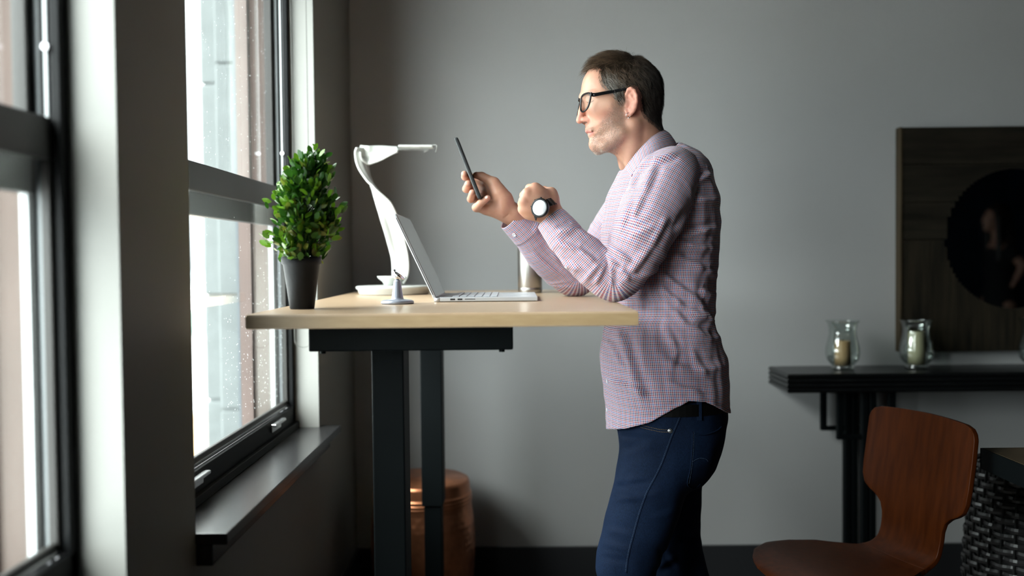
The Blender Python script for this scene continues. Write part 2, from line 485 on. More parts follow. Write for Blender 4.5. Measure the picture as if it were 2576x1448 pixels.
def check_mat():
    """fine woven check: white ground, navy / red / blue lines, driven by the cloth's own UVs in metres"""
    m = bpy.data.materials.new('check_shirt_cotton'); m.use_nodes = True
    N, L = NT(m); b = N['Principled BSDF']
    b.inputs['Roughness'].default_value = .85; b.inputs['Sheen Weight'].default_value = .1
    b.inputs['Specular IOR Level'].default_value = .2
    uv = N.new('ShaderNodeUVMap'); uv.uv_map = 'UVMap'
    sp = N.new('ShaderNodeSeparateXYZ'); L.new(uv.outputs[0], sp.inputs[0])
    def M1(op, a, bb=None, c=None):
        n = N.new('ShaderNodeMath'); n.operation = op
        for i, v in enumerate((a, bb, c)):
            if v is None: continue
            if isinstance(v, (int, float)): n.inputs[i].default_value = v
            else: L.new(v, n.inputs[i])
        return n.outputs[0]
    PIT = 0.0041
    cols = []
    for ax in ('X', 'Y'):
        t = M1('DIVIDE', sp.outputs[ax], PIT)
        fr = M1('FRACT', t)
        tri = M1('ABSOLUTE', M1('SUBTRACT', fr, .5))
        line = M1('LESS_THAN', tri, .29)
        k = M1('MULTIPLY', M1('FRACT', M1('DIVIDE', M1('FLOOR', t), 4.0)), 1.0)
        rp = N.new('ShaderNodeValToRGB'); rp.color_ramp.interpolation = 'CONSTANT'
        e = rp.color_ramp.elements
        e[0].position = 0; e[0].color = (.022, .026, .12, 1)
        e[1].position = .2; e[1].color = (.34, .030, .055, 1)
        x = e.new(.45); x.color = (.06, .10, .34, 1)
        x = e.new(.7); x.color = (.34, .030, .055, 1)
        L.new(k, rp.inputs[0])
        mx = N.new('ShaderNodeMix'); mx.data_type = 'RGBA'
        L.new(line, mx.inputs[0]); mx.inputs[6].default_value = (.80, .77, .82, 1); L.new(rp.outputs[0], mx.inputs[7])
        cols.append(mx.outputs[2])
    mm = N.new('ShaderNodeMix'); mm.data_type = 'RGBA'; mm.inputs[0].default_value = .5
    L.new(cols[0], mm.inputs[6]); L.new(cols[1], mm.inputs[7])
    L.new(mm.outputs[2], b.inputs['Base Color'])
    return m
M['shirt'] = check_mat()

def skin_mat():
    m = bpy.data.materials.new('skin'); m.use_nodes = True
    N, L = NT(m); b = N['Principled BSDF']
    b.inputs['Roughness'].default_value = .48
    b.inputs['Subsurface Weight'].default_value = .25
    b.inputs['Subsurface Radius'].default_value = (.010, .004, .002)
    b.inputs['Subsurface Scale'].default_value = .5
    b.inputs['Specular IOR Level'].default_value = .4
    tc = N.new('ShaderNodeTexCoord')
    nz = N.new('ShaderNodeTexNoise'); nz.inputs['Scale'].default_value = 30; nz.inputs['Detail'].default_value = 5
    L.new(tc.outputs['Object'], nz.inputs['Vector'])
    rp = N.new('ShaderNodeValToRGB')
    rp.color_ramp.elements[0].color = (.47, .235, .165, 1); rp.color_ramp.elements[1].color = (.57, .32, .225, 1)
    rp.color_ramp.elements[0].position = .3; rp.color_ramp.elements[1].position = .7
    L.new(nz.outputs['Fac'], rp.inputs[0])
    cur = rp.outputs[0]
    for nm, c, s in (('red', (.60, .20, .16, 1), .65), ('stubble', (.36, .22, .165, 1), .55), ('lips', (.50, .17, .15, 1), .8), ('dark', (.10, .04, .03, 1), .85)):
        a = N.new('ShaderNodeAttribute'); a.attribute_name = nm
        ml = N.new('ShaderNodeMath'); ml.operation = 'MULTIPLY'; ml.inputs[1].default_value = s
        L.new(a.outputs['Fac'], ml.inputs[0])
        mx = N.new('ShaderNodeMix'); mx.data_type = 'RGBA'
        L.new(ml.outputs[0], mx.inputs[0]); L.new(cur, mx.inputs[6]); mx.inputs[7].default_value = c
        cur = mx.outputs[2]
    L.new(cur, b.inputs['Base Color'])
    n2 = N.new('ShaderNodeTexNoise'); n2.inputs['Scale'].default_value = 500; L.new(tc.outputs['Object'], n2.inputs['Vector'])
    bp = N.new('ShaderNodeBump'); bp.inputs['Strength'].default_value = .25; bp.inputs['Distance'].default_value = .0006
    L.new(n2.outputs['Fac'], bp.inputs['Height']); L.new(bp.outputs[0], b.inputs['Normal'])
    return m
M['skin'] = skin_mat()
def hair_mat():
    m = bpy.data.materials.new('hair'); m.use_nodes = True
    N, L = NT(m); b = N['Principled BSDF']; b.inputs['Roughness'].default_value = .42
    a = N.new('ShaderNodeAttribute'); a.attribute_name = 'tint'
    nz = N.new('ShaderNodeTexNoise'); nz.inputs['Scale'].default_value = 300
    tc = N.new('ShaderNodeTexCoord'); L.new(tc.outputs['Object'], nz.inputs['Vector'])
    mx = N.new('ShaderNodeMix'); mx.data_type = 'RGBA'; mx.blend_type = 'MULTIPLY'; mx.inputs[0].default_value = .3
    L.new(a.outputs['Color'], mx.inputs[6]); L.new(nz.outputs['Color'], mx.inputs[7])
    L.new(mx.outputs[2], b.inputs['Base Color'])
    return m
M['hair'] = hair_mat()
# ------------------------------------------------------------------ room shell
BACKY, RX, NEARY, CEIL = 3.72, 6.3, -3.2, 2.75
S = dict(kind='structure')
def struct(name, mb, m, bevel=0, label=None, **k):
    o = mb.out(name, m, None, bevel=bevel, **k); o['kind'] = 'structure'
    if label: o['label'] = label
    return o
struct('floor', MB().box(WALLX - .15, RX + .1, NEARY - .1, BACKY + .1, -.1, 0), M['floor'])
struct('ceiling', MB().box(WALLX - .15, RX + .1, NEARY - .1, BACKY + .1, CEIL, CEIL + .1), M['ceil'])
struct('wall_back', MB().box(WALLX - .15, RX + .1, BACKY, BACKY + .1, 0, CEIL), M['wall'])
struct('wall_right', MB().box(RX, RX + .1, NEARY, BACKY, 0, CEIL), M['walld'])
struct('wall_front', MB().box(WALLX - .15, RX + .1, NEARY - .1, NEARY, 0, CEIL), M['walld'])
def leftwall(x0, x1, grow, z0, z1, zb=None, zt=None):
    mb = MB(); ys = [NEARY]
    lo, hi = (SILL_Z - .02 if zb is None else zb), (HEAD_Z if zt is None else zt)
    for a, b in sorted(WIN): ys += [a + grow, b - grow]
    ys.append(BACKY if z0 == 0 else BACKY + .6)
    mb.box(x0, x1, ys[0], ys[-1], z0, lo); mb.box(x0, x1, ys[0], ys[-1], hi, z1)
    for i in range(0, len(ys), 2): mb.box(x0, x1, ys[i], ys[i + 1], lo, hi)
    return mb
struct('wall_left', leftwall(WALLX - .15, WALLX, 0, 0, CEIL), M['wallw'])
struct('wall_exterior', leftwall(WALLX - .24, WALLX - .15, .0, -3, 4, zb=SILL_Z - .03, zt=HEAD_Z), M['pink'],
       label='pink painted brick facade around the windows')
mb = MB()
for a, b in WIN:
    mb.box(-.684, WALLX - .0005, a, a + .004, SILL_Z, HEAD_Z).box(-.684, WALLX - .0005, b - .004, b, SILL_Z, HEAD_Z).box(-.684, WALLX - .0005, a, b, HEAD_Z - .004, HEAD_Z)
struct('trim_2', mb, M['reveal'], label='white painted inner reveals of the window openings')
mb = MB()
for a, b in WIN: mb.box(WALLX - .235, WALLX - .20, b - .012, b + .0, SILL_Z, HEAD_Z)
struct('trim_1', mb, M['pinkl'], label='pale pink mortar strip on the outer window reveals')
struct('baseboard_back', MB().box(WALLX, RX, BACKY - .016, BACKY, 0, .138), M['base'], bevel=.003)
mb = MB()
mb.box(WALLX, WALLX + .016, NEARY, BACKY - .016, 0, .138)
struct('baseboard_left', mb, M['base'], bevel=.003)

def make_window(n, y0, y1):
    X = WALLX
    root = empty('window_%d' % n, (X, (y0 + y1) / 2, SILL_Z)); root['kind'] = 'structure'
    z0, z1 = SILL_Z, HEAD_Z
    zm0, zm1 = 1.379, 1.442
    # frame: inner black jambs, head and bottom member
    f = MB()
    for s, e in ((1, y0), (-1, y1)):
        a, b = sorted((e, e + s * .030)); f.box(-.697, -.684, a, b, z0, z1)
        a, b = sorted((e, e + s * .016)); f.box(-.756, -.697, a, b, z0, z1)
        a, b = sorted((e, e + s * .028)); f.box(-.7165, -.7075, a, b, z0, z1); f.box(-.738, -.728, a, b, z0, z1)
    f.box(-.756, -.684, y0, y1, z1 - .035, z1)
    f.box(-.697, -.684, y0, y1, z0, z0 + .068); f.box(-.756, -.697, y0, y1, z0, z0 + .05)
    f.box(-.684, -.672, y0, y1, z0, z0 + .02)
    f.out('window_frame', M['black'], root, bevel=.0015)
    for xa, xb, w, mt in ((-.7025, -.697, .024, 'trackdark'), (-.7075, -.7025, .030, 'tracklight'), (-.728, -.7165, .022, 'track'), (-.752, -.738, .026, 'tracklight')):
        for s, e in ((1, y0), (-1, y1)):
            a, b = sorted((e + s * .014, e + s * w))
            MB().box(xa, xb, a, b, z0 + .05, z1 - .035).out('sash_track', M[mt], root)
    l = MB()
    l.box(-.722, -.698, y0 + .03, y1 - .03, zm0, zm1)
    l.box(-.712, -.700, y0 + .03, y1 - .03, z0 + .068, z0 + .088)
    for a, b in ((y0 + .026, y0 + .038), (y1 - .038, y1 - .026)): l.box(-.714, -.698, a, b, z0 + .08, zm0)
    lo = l.out('lower_sash', M['rail'], root, bevel=.003)
    MB().box(-.702, -.6972, y0 + .031, y1 - .031, z0 + .069, z0 + .077).out('bottom_strip', M['alu'], lo)
    u = MB()
    u.box(-.752, -.728, y0 + .03, y1 - .03, zm0 - .05, zm0 + .03)
    u.box(-.752, -.728, y0 + .03, y1 - .03, z1 - .06, z1 - .035)
    for a, b in ((y0 + .03, y0 + .04), (y1 - .04, y1 - .03)): u.box(-.752, -.728, a, b, zm0 + .02, z1 - .06)
    u.out('upper_sash', M['rail'], root, bevel=.003)
    g = MB(); g.box(-.707, -.704, y0 + .037, y1 - .037, z0 + .086, zm0 + .002)
    g.out('glass_pane', M['glass'], lo)
    g = MB(); g.box(-.742, -.739, y0 + .037, y1 - .037, zm0 + .02, z1 - .055)
    g.out('glass_pane', M['glass'], root)
    # sash lifts on the bottom member
    for yy in (y0 + .17, y1 - .31):
        k = MB(); k.box(-.684, -.668, yy, yy + .12, z0 + .052, z0 + .060); k.box(-.684, -.678, yy, yy + .10, z0 + .036, z0 + .054)
        k.out('sash_lift', M['alu'], root, bevel=.002, label='pale metal lift')
    # small white roller on the jamb
    MB().lathe((-.7035, y1 - .032, 1.548), [(.0, -.004), (.006, -.004), (.006, .004), (0, .004)], 14, ax=(0, 1, 0)).out('jamb_roller', M['button'], root)
    s = MB(); s.box(-.684, -.550, y0 - .0, y1 + .035, z0 - .022, z0)
    so = s.out('window_sill', M['sillblk'], root, bevel=.002)
    MB().box(WALLX, -.578, y0 + .0, y1 + .0, z0 - .062, z0 - .022).out('sill_apron', M['sillblk'], so, bevel=.002)
    return root
# the sill board runs past the far edge of the opening, so each far pier is notched by the board itself
for n, (a, b) in enumerate(WIN): make_window(n + 1, a, b)
# roller blinds wound up at the head of each opening (above the frame), with bead chain at the desk window
for n, (a, b) in enumerate(WIN):
    r = empty('roller_blind', (-.64, (a + b) / 2, HEAD_Z - .06), ['wound-up pale roller blind at the head of the window beside the desk', 'wound-up pale roller blind at the head of the near left window',
              'wound-up pale roller blind of the window beside the camera'][n], 'blind', 'roller blinds at the window heads')
    MB().lathe((-.640, a + .03, HEAD_Z - .03), [(.022, 0), (.022, b - a - .06)], 24, ax=(0, 1, 0)).out('roll', M['blind'], r, smooth=True)
    for q in (a + .005, b - .02): MB().box(-.66, -.618, q, q + .015, HEAD_Z - .06, HEAD_Z - .005).out('bracket', M['track'], r)
    if n == 0:
        pts = []
        xs0, xs1, yc, zb = -.6655, -.613, 2.975, .985
        z = HEAD_Z - .03
        while z > zb: pts.append((xs0 + .004 * math.sin((z - 1) * 2.2), yc, z)); z -= .0056
        for k in range(14):
            t = math.pi * k / 13; pts.append((-.63925 - .02625 * math.cos(t), yc, zb - .022 * math.sin(t)))
        z = zb
        while z < HEAD_Z - .03: pts.append((xs1 - .003 * math.sin((z - 1) * 2.0), yc, z)); z += .0056
        c = MB()
        for p in pts: c.ellipsoid(p, (.0019,) * 3, nu=6, nv=4)
        c.tube(pts, .0005, 4)
        c.out('bead_chain', M['bead'], r, smooth=True)

# rain on the outer face of the desk window
rs = np.random.RandomState(5); d = MB()
for k in range(820):
    up = rs.rand() < .5
    x = -.7425 if up else -.7075
    y = 1.92 + (3.0 - 1.92) * rs.rand() ** (.6 if not up else .9); z = rs.uniform(1.46, 2.14) if up else rs.uniform(.82, 1.34)
    if not up and rs.rand() < .6: z = rs.uniform(.82, 1.12); y = rs.uniform(2.4, 3.0)
    r = rs.uniform(.0005, .0012); d.ellipsoid((x, y, z), (r * .6, r, r * rs.uniform(1, 1.9)), nu=7, nv=5)
tag(d.out('rain_drops', M['drop'], None, smooth=True, loc=(-.74, 2.45, SILL_Z)), 'scattered rain drops on the glass of the window beside the desk', 'water drops', kind='stuff')

# ------------------------------------------------------------------ outside
struct('ground', MB().box(-900, -6, -600, 1400, -26, -25), M['ground'], label='pale town ground far below the window')
rs = np.random.RandomState(2)
def ridge(name, y, x0, x1, zb, zt, m, label, cat, seed, amp):
    n = 60; xs = np.linspace(x0, x1, n); t = zt + amp * (np.sin(xs * .021 + seed) + .5 * np.sin(xs * .067 + seed * 2)); dep = 80
    V = []; 
    for x, z in zip(xs, t): V += [(x, y - dep, zb), (x, y, z), (x, y + dep, zb)]
    F = []
    for i in range(n - 1):
        a = 3 * i; F += [(a, a + 3, a + 4, a + 1), (a + 1, a + 4, a + 5, a + 2)]
    o = build(name, V, F, m, smooth=True, loc=(0, y, zb)); tag(o, label, cat); return o
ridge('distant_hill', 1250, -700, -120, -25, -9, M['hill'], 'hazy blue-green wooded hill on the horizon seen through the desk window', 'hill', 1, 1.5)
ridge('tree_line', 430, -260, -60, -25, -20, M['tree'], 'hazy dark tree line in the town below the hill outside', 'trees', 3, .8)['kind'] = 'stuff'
h = MB(); h.box(-19, -12, 42, 54, -25, -7.2)
h.prism([(-19, 42, -7.2), (-12, 42, -7.2), (-15.5, 42, -6.6)], (0, 12, 0))
tag(h.out('ochre_building', M['orange'], None, loc=(-15.5, 48, -25)), 'ochre building with a low roof seen below through the desk window', 'building')
# concrete block pier on the same facade, two columns of blocks with staggered joints
def blocks(mb, x0, x1, y0, y1, zj, hgt):
    z = zj - hgt * math.ceil((zj + 3) / hgt)
    while z < 4: mb.box(x0, x1, y0, y1, z, z + hgt - .009); z += hgt
    mb.box(x0 + .008, x1 - .008, y0 + .008, y1, -3, 4)
cc = empty('concrete_pier', (-1.1, 4.0, -3), 'pale concrete block pier with staggered joints outside the desk window', 'pier')
b1 = MB(); blocks(b1, -1.14, -.86, 3.80, 4.3, P(565, 740, 3.80)[2], 290 * 3.80 / FPX); b1.out('block_column', M['conc'], cc, bevel=.008)
b2 = MB(); blocks(b2, -1.235, -1.14, 3.93, 4.5, P(525, 740, 3.93)[2], 265 * 3.93 / FPX); b2.out('block_column', M['conc'], cc, bevel=.008)
MB().box(-1.018, -.86, 3.62, 3.80, -3, 4).out('side_panel', M['concb'], cc)

# ------------------------------------------------------------------ desk
DZ = 1.120
DX0, DX1, DY0, DY1 = -.521, .2345, 1.908, 3.255
desk = empty('standing_desk', (-.145, 2.58, 0), 'height-adjustable standing desk with pale oak top and black steel legs by the window', 'desk')
t = MB().box(DX0, DX1, DY0, DY1, DZ - .0285, DZ).out('desktop', M['desk'], desk, bevel=.0022, seg=2)
MB().box(DX0 - .0004, DX1 + .0004, DY0 - .0006, DY0 + .001, DZ - .0255, DZ - .0045).out('edge_band', M['edge'], t)
for k, yn in enumerate((2.0, 3.10)):
    MB().box(-.42, -.007, yn, yn + .045, DZ - .081, DZ - .0285).out('support_bar', M['legm'], desk, bevel=.003)
    for xx in (-.395, -.03): MB().lathe((xx, yn + .02, DZ - .0865), [(0, 0), (.006, 0), (.006, .006), (0, .006)], 12).out('bolt', M['legm'], desk)
for yn in (2.065, 3.105):
    lg = MB().box(-.303, -.236, yn, yn + .105, .445, DZ - .0285).out('leg', M['legm'], desk, bevel=.003)
    MB().box(-.2965, -.2425, yn + .006, yn + .099, .03, .445).out('inner_column', M['legm'], lg, bevel=.003)
    MB().box(-.56, .10, yn + .012, yn + .092, .0, .03).out('foot', M['legm'], desk, bevel=.006)
MB().box(-.30, -.24, 2.10, 3.2, DZ - .075, DZ - .045).out('crossbeam', M['legm'], desk, bevel=.003)

# ------------------------------------------------------------------ potted boxwood on the desk
def at_desk(px, Y): p = P(px, 700, Y); return p[0]
pc = np.array([at_desk(757, 2.11) - .0005, 2.12, DZ])
plant = empty('potted_boxwood', pc, 'small cone-shaped green boxwood in a charcoal pot at the window end of the desk', 'plant')
MB().lathe(pc, [(.0, 0), (.0245, 0), (.026, .002), (.0385, .094), (.0418, .097), (.0425, .104), (.0415, .112), (.036, .112), (.0345, .100), (.0, .100)], 48).out('pot', M['pot'], plant, smooth=True)
MB().lathe(pc, [(.034, .098), (.034, .104), (.0, .106)], 24).out('soil', M['soil'], plant)
rs = np.random.RandomState(11)
st = MB()
lv = MB(); tint = []
prof = [(.108, .028, 0), (.115, .038, 0), (.130, .052, .002), (.148, .060, .005), (.182, .062, .010), (.216, .060, .012), (.25, .051, .0135), (.275, .045, .015), (.298, .036, .019), (.315, .022, .025), (.328, .008, .028)]
pz, pr, po = [[a[i] for a in prof] for i in range(3)]
st.tube([pc + (0, 0, .09), pc + (.008, 0, .2), pc + (.020, 0, .30)], [.004, .003, .0015], 8)
tips_ = []
for k in range(105):                       # twig ends give the crown its lumps
    z = .112 + .205 * rs.rand() ** 1.05; R = np.interp(z, pz, pr) * rs.uniform(.55, 1.02) ** .7; a = rs.uniform(0, 2 * np.pi)
    tips_.append(pc + np.array([np.interp(z, pz, po) + R * math.cos(a), R * math.sin(a), z]))
tips_ += [pc + np.array(t) for t in ((.022, 0, .318), (.030, .004, .322), (.015, .0, .300), (.078, -.01, .205), (-.058, -.015, .150), (.070, .01, .165))]
for c0 in tips_:
    z0 = c0[2] - pc[2]; ax_ = pc + np.array([np.interp(z0, pz, po), 0, z0 - .02]); od = c0 - ax_; od /= np.linalg.norm(od) + 1e-6
    st.tube([pc + (.008, 0, max(.09, z0 - .05)), c0], [.0014, .0007], 4)
    hue = rs.rand()
    for m_ in range(rs.randint(13, 19)):
        c = c0 + rs.normal(0, .0105, 3) - od * rs.uniform(0, .018)
        dirv = od * rs.uniform(.3, 1.2) + np.array([0, 0, .55]) + rs.normal(0, .5, 3); dirv /= np.linalg.norm(dirv)
        sd = np.cross(dirv, rs.normal(0, 1, 3) + (0, 0, .3)); sd /= np.linalg.norm(sd); nn = np.cross(sd, dirv)
        L = rs.uniform(.014, .023); w = L * rs.uniform(.27, .34)
        ts = [0, .22, .5, .8, 1]; ws = [.15, .75, 1, .72, .12]; V = []
        for t_, w_ in zip(ts, ws):
            cc_ = c + dirv * L * t_ - nn * .12 * L * (t_ ** 2)
            V += [cc_ - sd * w * w_ + nn * .14 * w, cc_, cc_ + sd * w * w_ + nn * .14 * w]
        F = [(3 * q + h_, 3 * q + h_ + 1, 3 * q + h_ + 4, 3 * q + h_ + 3) for q in range(4) for h_ in range(2)]
        lv.add(V, F)
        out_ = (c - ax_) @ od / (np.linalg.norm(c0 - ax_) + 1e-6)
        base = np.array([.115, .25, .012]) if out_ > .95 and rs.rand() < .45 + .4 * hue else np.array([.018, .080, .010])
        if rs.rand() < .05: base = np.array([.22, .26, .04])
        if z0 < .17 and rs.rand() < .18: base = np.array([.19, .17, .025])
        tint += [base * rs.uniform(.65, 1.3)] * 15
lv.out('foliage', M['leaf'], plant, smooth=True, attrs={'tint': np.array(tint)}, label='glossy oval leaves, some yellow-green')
st.out('stem', M['soil'], plant)

# ------------------------------------------------------------------ lamp
LY = 2.96
lb = P(991, 740, LY); lb[2] = DZ
lamp = empty('desk_lamp', lb, 'white twisted-ribbon LED desk lamp with a round base near the far wall', 'lamp')
MB().lathe(lb, [(0, 0), (.100, 0), (.104, .004), (.106, .014), (.112, .0195), (.112, .024), (.108, .026), (0, .027)], 72).out('base', M['white'], lamp, smooth=True)
ofs = lambda cx, cy: (860 + cx / 3.148, 330 + cy / 3.148)
def lampP(cx, cy, dY=0.0): return P(*ofs(cx, cy), LY + dY)
bowl_c = P(*ofs(400, 1215), LY); bowl_c[2] = DZ + .0265
MB().lathe(bowl_c, [(0, 0), (.022, 0), (.026, .004), (.030, .012), (.042, .022), (.045, .028), (.040, .027), (.026, .016), (0, .014)], 40).out('cup', M['white'], lamp, smooth=True)
# ribbon: pairs of edge points; twist sign flips at the narrow point
rows = [(1205, 400, 490, 1), (1150, 397, 520, 1), (1080, 396, 532, 1), (1000, 388, 528, 1), (900, 362, 510, 1), (800, 335, 487, 1), (700, 304, 455, 1), (600, 274, 410, 1),
        (550, 262, 375, 1), (500, 249, 315, 1), (460, 239, 268, 1), (430, 228, 240, 1), (400, 204, 232, -1), (350, 165, 222, -1), (300, 132, 213, -1), (250, 112, 205, -1), (200, 103, 192, -1), (160, 103, 182, -1), (130, 115, 168, -1)]
RWID = .056
def ribbon(rws, name, vertical=True):
    L_, R_ = [], []
    for r in rws:
        if vertical: y, a, b, s = r; p, q = (a, y), (b, y)
        else: p, q, s = (r[0], r[1]), (r[0], r[2]), r[3]
        dpx = math.hypot(p[0] - q[0], p[1] - q[1]) / 3.148 * LY / FPX
        dy = math.sqrt(max(0, RWID ** 2 - dpx ** 2)) / 2
        if s < 0: p, q = q, p
        L_.append(lampP(*p, dy)); R_.append(lampP(*q, -dy))
    L_, R_ = catmull(L_, 6), catmull(R_, 6)
    n = len(L_); V = []; F = []; K = 13
    C_ = (L_ + R_) / 2; T = np.gradient(C_, axis=0); T /= np.linalg.norm(T, axis=1)[:, None]
    Wd = R_ - L_; Nn = np.cross(T, Wd); Nn /= np.linalg.norm(Nn, axis=1)[:, None] + 1e-9
    for k in range(n):
        for j in range(K):
            u = j / (K - 1); flute = .0022 * math.cos(u * 6 * math.pi) * math.sin(math.pi * u)
            V.append(L_[k] + Wd[k] * u + Nn[k] * (flute + .006 * math.sin(math.pi * u)))
    for k in range(n - 1):
        for j in range(K - 1): a = k * K + j; F.append((a, a + 1, a + K + 1, a + K))
    return build(name, V, F, M['white'], lamp, smooth=True, thick=.005)
ribbon(rows, 'arm')
ribbon([(150, 113, 170, 1), (160, 114, 225, 1), (205, 115, 262, 1), (240, 115, 255, 1), (280, 115, 240, 1), (320, 117, 222, 1), (360, 120, 200, 1), (400, 123, 178, 1), (440, 125, 158, 1)], 'head_arm', False)
p0, p1 = lampP(430, 134), lampP(750, 134)
ex = (p1 - p0) / np.linalg.norm(p1 - p0)
hd = MB().frame((p0 + p1) / 2 + (0, 0, .004), ex, (0, 1, 0), (0, 0, 1), .051, .026, .0035).out('lamp_head', M['white'], lamp, bevel=.003)
le = MB()
for k in range(15):
    for j in (-1, 0, 1): le.ellipsoid(p0 + (p1 - p0) * (.03 + k / 15 * .80) + np.array([0, j * .014, -.003]), (.0035, .005, .004), nu=10, nv=6)
le.out('lens_strip', glass_pane('clear_lens', (.97, .98, .98)), hd, smooth=True, label='clear bumpy lens strip')
hk = MB().tube(catmull([lampP(650, 165), lampP(690, 140), lampP(715, 112), lampP(745, 108), lampP(752, 125), lampP(742, 165)], 6), .0012, 6)
hk.out('head_clip', M['white'], hd, smooth=True)

# ------------------------------------------------------------------ phone stand
sp_ = P(1000, 764, 2.315); sp_[2] = DZ
stand = empty('phone_stand', sp_, 'small grey metal stand with a tilted chrome disc standing before the laptop', 'phone stand')
MB().lathe(sp_, [(0, 0), (.036, 0), (.0385, .002), (.0385, .006), (.034, .009), (.015, .0115), (.0135, .016), (.0085, .052), (.0075, .055), (0, .056)], 48).out('base', M['stand'], stand, smooth=True)
tp = sp_ + (0, 0, .063)
MB().ellipsoid(tp, (.0085,) * 3).out('ball_joint', M['chrome'], stand, smooth=True)
axd = np.array([.62, -.25, .72]); axd /= np.linalg.norm(axd)
MB().lathe(tp + axd * .004, [(0, 0), (.010, 0), (.0165, .003), (.0165, .0055), (0, .006)], 40, ax=axd).out('magnet_disc', M['chrome'], stand, smooth=True)

# ------------------------------------------------------------------ laptop
LX0, LX1, LYn, LYf = -.184, .052, 2.385, 2.70
lap = empty('laptop', ((LX0 + LX1) / 2, 2.54, DZ), 'open silver laptop facing the man with its screen towards the window', 'laptop')
bs = MB().box(LX0, LX1, LYn, LYf, DZ + .001, DZ + .0115).out('base', M['lap'], lap, bevel=.002)
kb = MB()
for r_ in range(6):
    for c_ in range(14):
        kb.box(LX0 + .030 + r_ * .0185, LX0 + .0455 + r_ * .0185, LYn + .018 + c_ * .0202, LYn + .0355 + c_ * .0202, DZ + .0115, DZ + .0135)
kb.out('keyboard', M['key'], bs, bevel=.0006, seg=1)
MB().box(LX0 + .150, LX0 + .215, 2.49, 2.60, DZ + .0114, DZ + .0118).out('touchpad', M['key'], bs)
MB().box(LX0 + .026, LX0 + .0375, LYn - .0003, LYn + .003, DZ + .0045, DZ + .0085).box(LX0 + .0435, LX0 + .055, LYn - .0003, LYn + .003, DZ + .0045, DZ + .0085).box(LX0 + .061, LX0 + .086, LYn - .0003, LYn + .003, DZ + .006, DZ + .0075).out('side_ports', M['dark'], bs)
hg = MB(); hg.box(LX0 - .013, LX0 + .001, LYn, LYf, DZ + .001, DZ + .0105)
for k in range(5): hg.lathe((LX0 - .003 + k * .0035 - .006, LYn + .012, DZ + .0065 + .0 * k), [(.0055, 0), (.0055, .29)], 12, ax=(0, 1, 0))
hg.out('hinge', M['lap'], lap, smooth=True)
top = np.array([-.2865, 0, 1.334]); bot = np.array([LX0 - .008, 0, DZ + .010])
dv = (top - bot); Ls = np.linalg.norm(dv); dv /= Ls; nv_ = np.array([dv[2], 0, -dv[0]])
cen = (top + bot) / 2 + (0, (LYn + LYf) / 2, 0)
sc_ = MB().frame(cen - nv_ * .0035, dv, (0, 1, 0), nv_, Ls / 2, (LYf - LYn) / 2, .0035).out('lid', M['lap'], lap, bevel=.002)
MB().frame(cen + nv_ * .0003, dv, (0, 1, 0), nv_, Ls / 2 - .004, (LYf - LYn) / 2 - .004, .0004).out('screen', M['screen'], sc_)
vt = MB().frame(cen - nv_ * .0035 - np.array([0, (LYf - LYn) / 2, 0]), dv, (0, 1, 0), nv_, Ls / 2 - .01, .0003, .0008).out('vent_slot', M['dark'], sc_)

# ------------------------------------------------------------------ tumbler
tc_ = P(1333.5, 737, 2.985); tc_[2] = DZ
tum = empty('steel_tumbler', tc_, 'brushed stainless steel travel tumbler standing behind the man\'s forearms', 'tumbler')
MB().lathe(tc_, [(0, 0), (.0335, 0), (.0365, .003), (.0365, .014), (.0358, .0155), (.0365, .017), (.0365, .150), (.034, .153), (0, .153)], 64).out('body', M['steel'], tum, smooth=True)
MB().lathe(tc_, [(.0345, .153), (.0345, .166), (.030, .170), (0, .170)], 48).out('lid', M['dark'], tum, smooth=True)

# ------------------------------------------------------------------ copper garden stool
SX, SY = -.332, 3.43
stool = empty('garden_stool', (SX, SY, 0), 'hammered copper drum stool on the floor behind the desk legs', 'stool')
nth, nz = 140, 90; V = []
prof = [(0, .155), (.02, .160), (.05, .164), (.12, .176), (.22, .182), (.32, .179), (.385, .170), (.39, .173), (.395, .170), (.402, .173), (.408, .169), (.415, .172), (.421, .167), (.455, .164), (.463, .160), (.468, .150)]
zs = np.concatenate([np.linspace(0, .38, 60), np.linspace(.383, .468, 34)])
rr_ = np.interp(zs, [p[0] for p in prof], [p[1] for p in prof])
for i, (z, r) in enumerate(zip(zs, rr_)):
    for j in range(nth):
        a = 2 * math.pi * j / nth
        ham = 0
        if .03 < z < .375: ham = -.0022 * (abs(math.cos(a * 17 + (int(z / .021) % 2) * 1.57)) * abs(math.sin(z / .021 * math.pi))) ** .5
        V.append((SX + (r + ham) * math.cos(a), SY + (r + ham) * math.sin(a), z))
F = [(i * nth + j, i * nth + (j + 1) % nth, (i + 1) * nth + (j + 1) % nth, (i + 1) * nth + j) for i in range(len(zs) - 1) for j in range(nth)]
build('drum', V, F, M['copper'], stool, smooth=True)
MB().lathe((SX, SY, .468), [(.152, -.004), (.150, .0), (.0, .002)], 80).out('seat', M['copper'], stool, smooth=True)

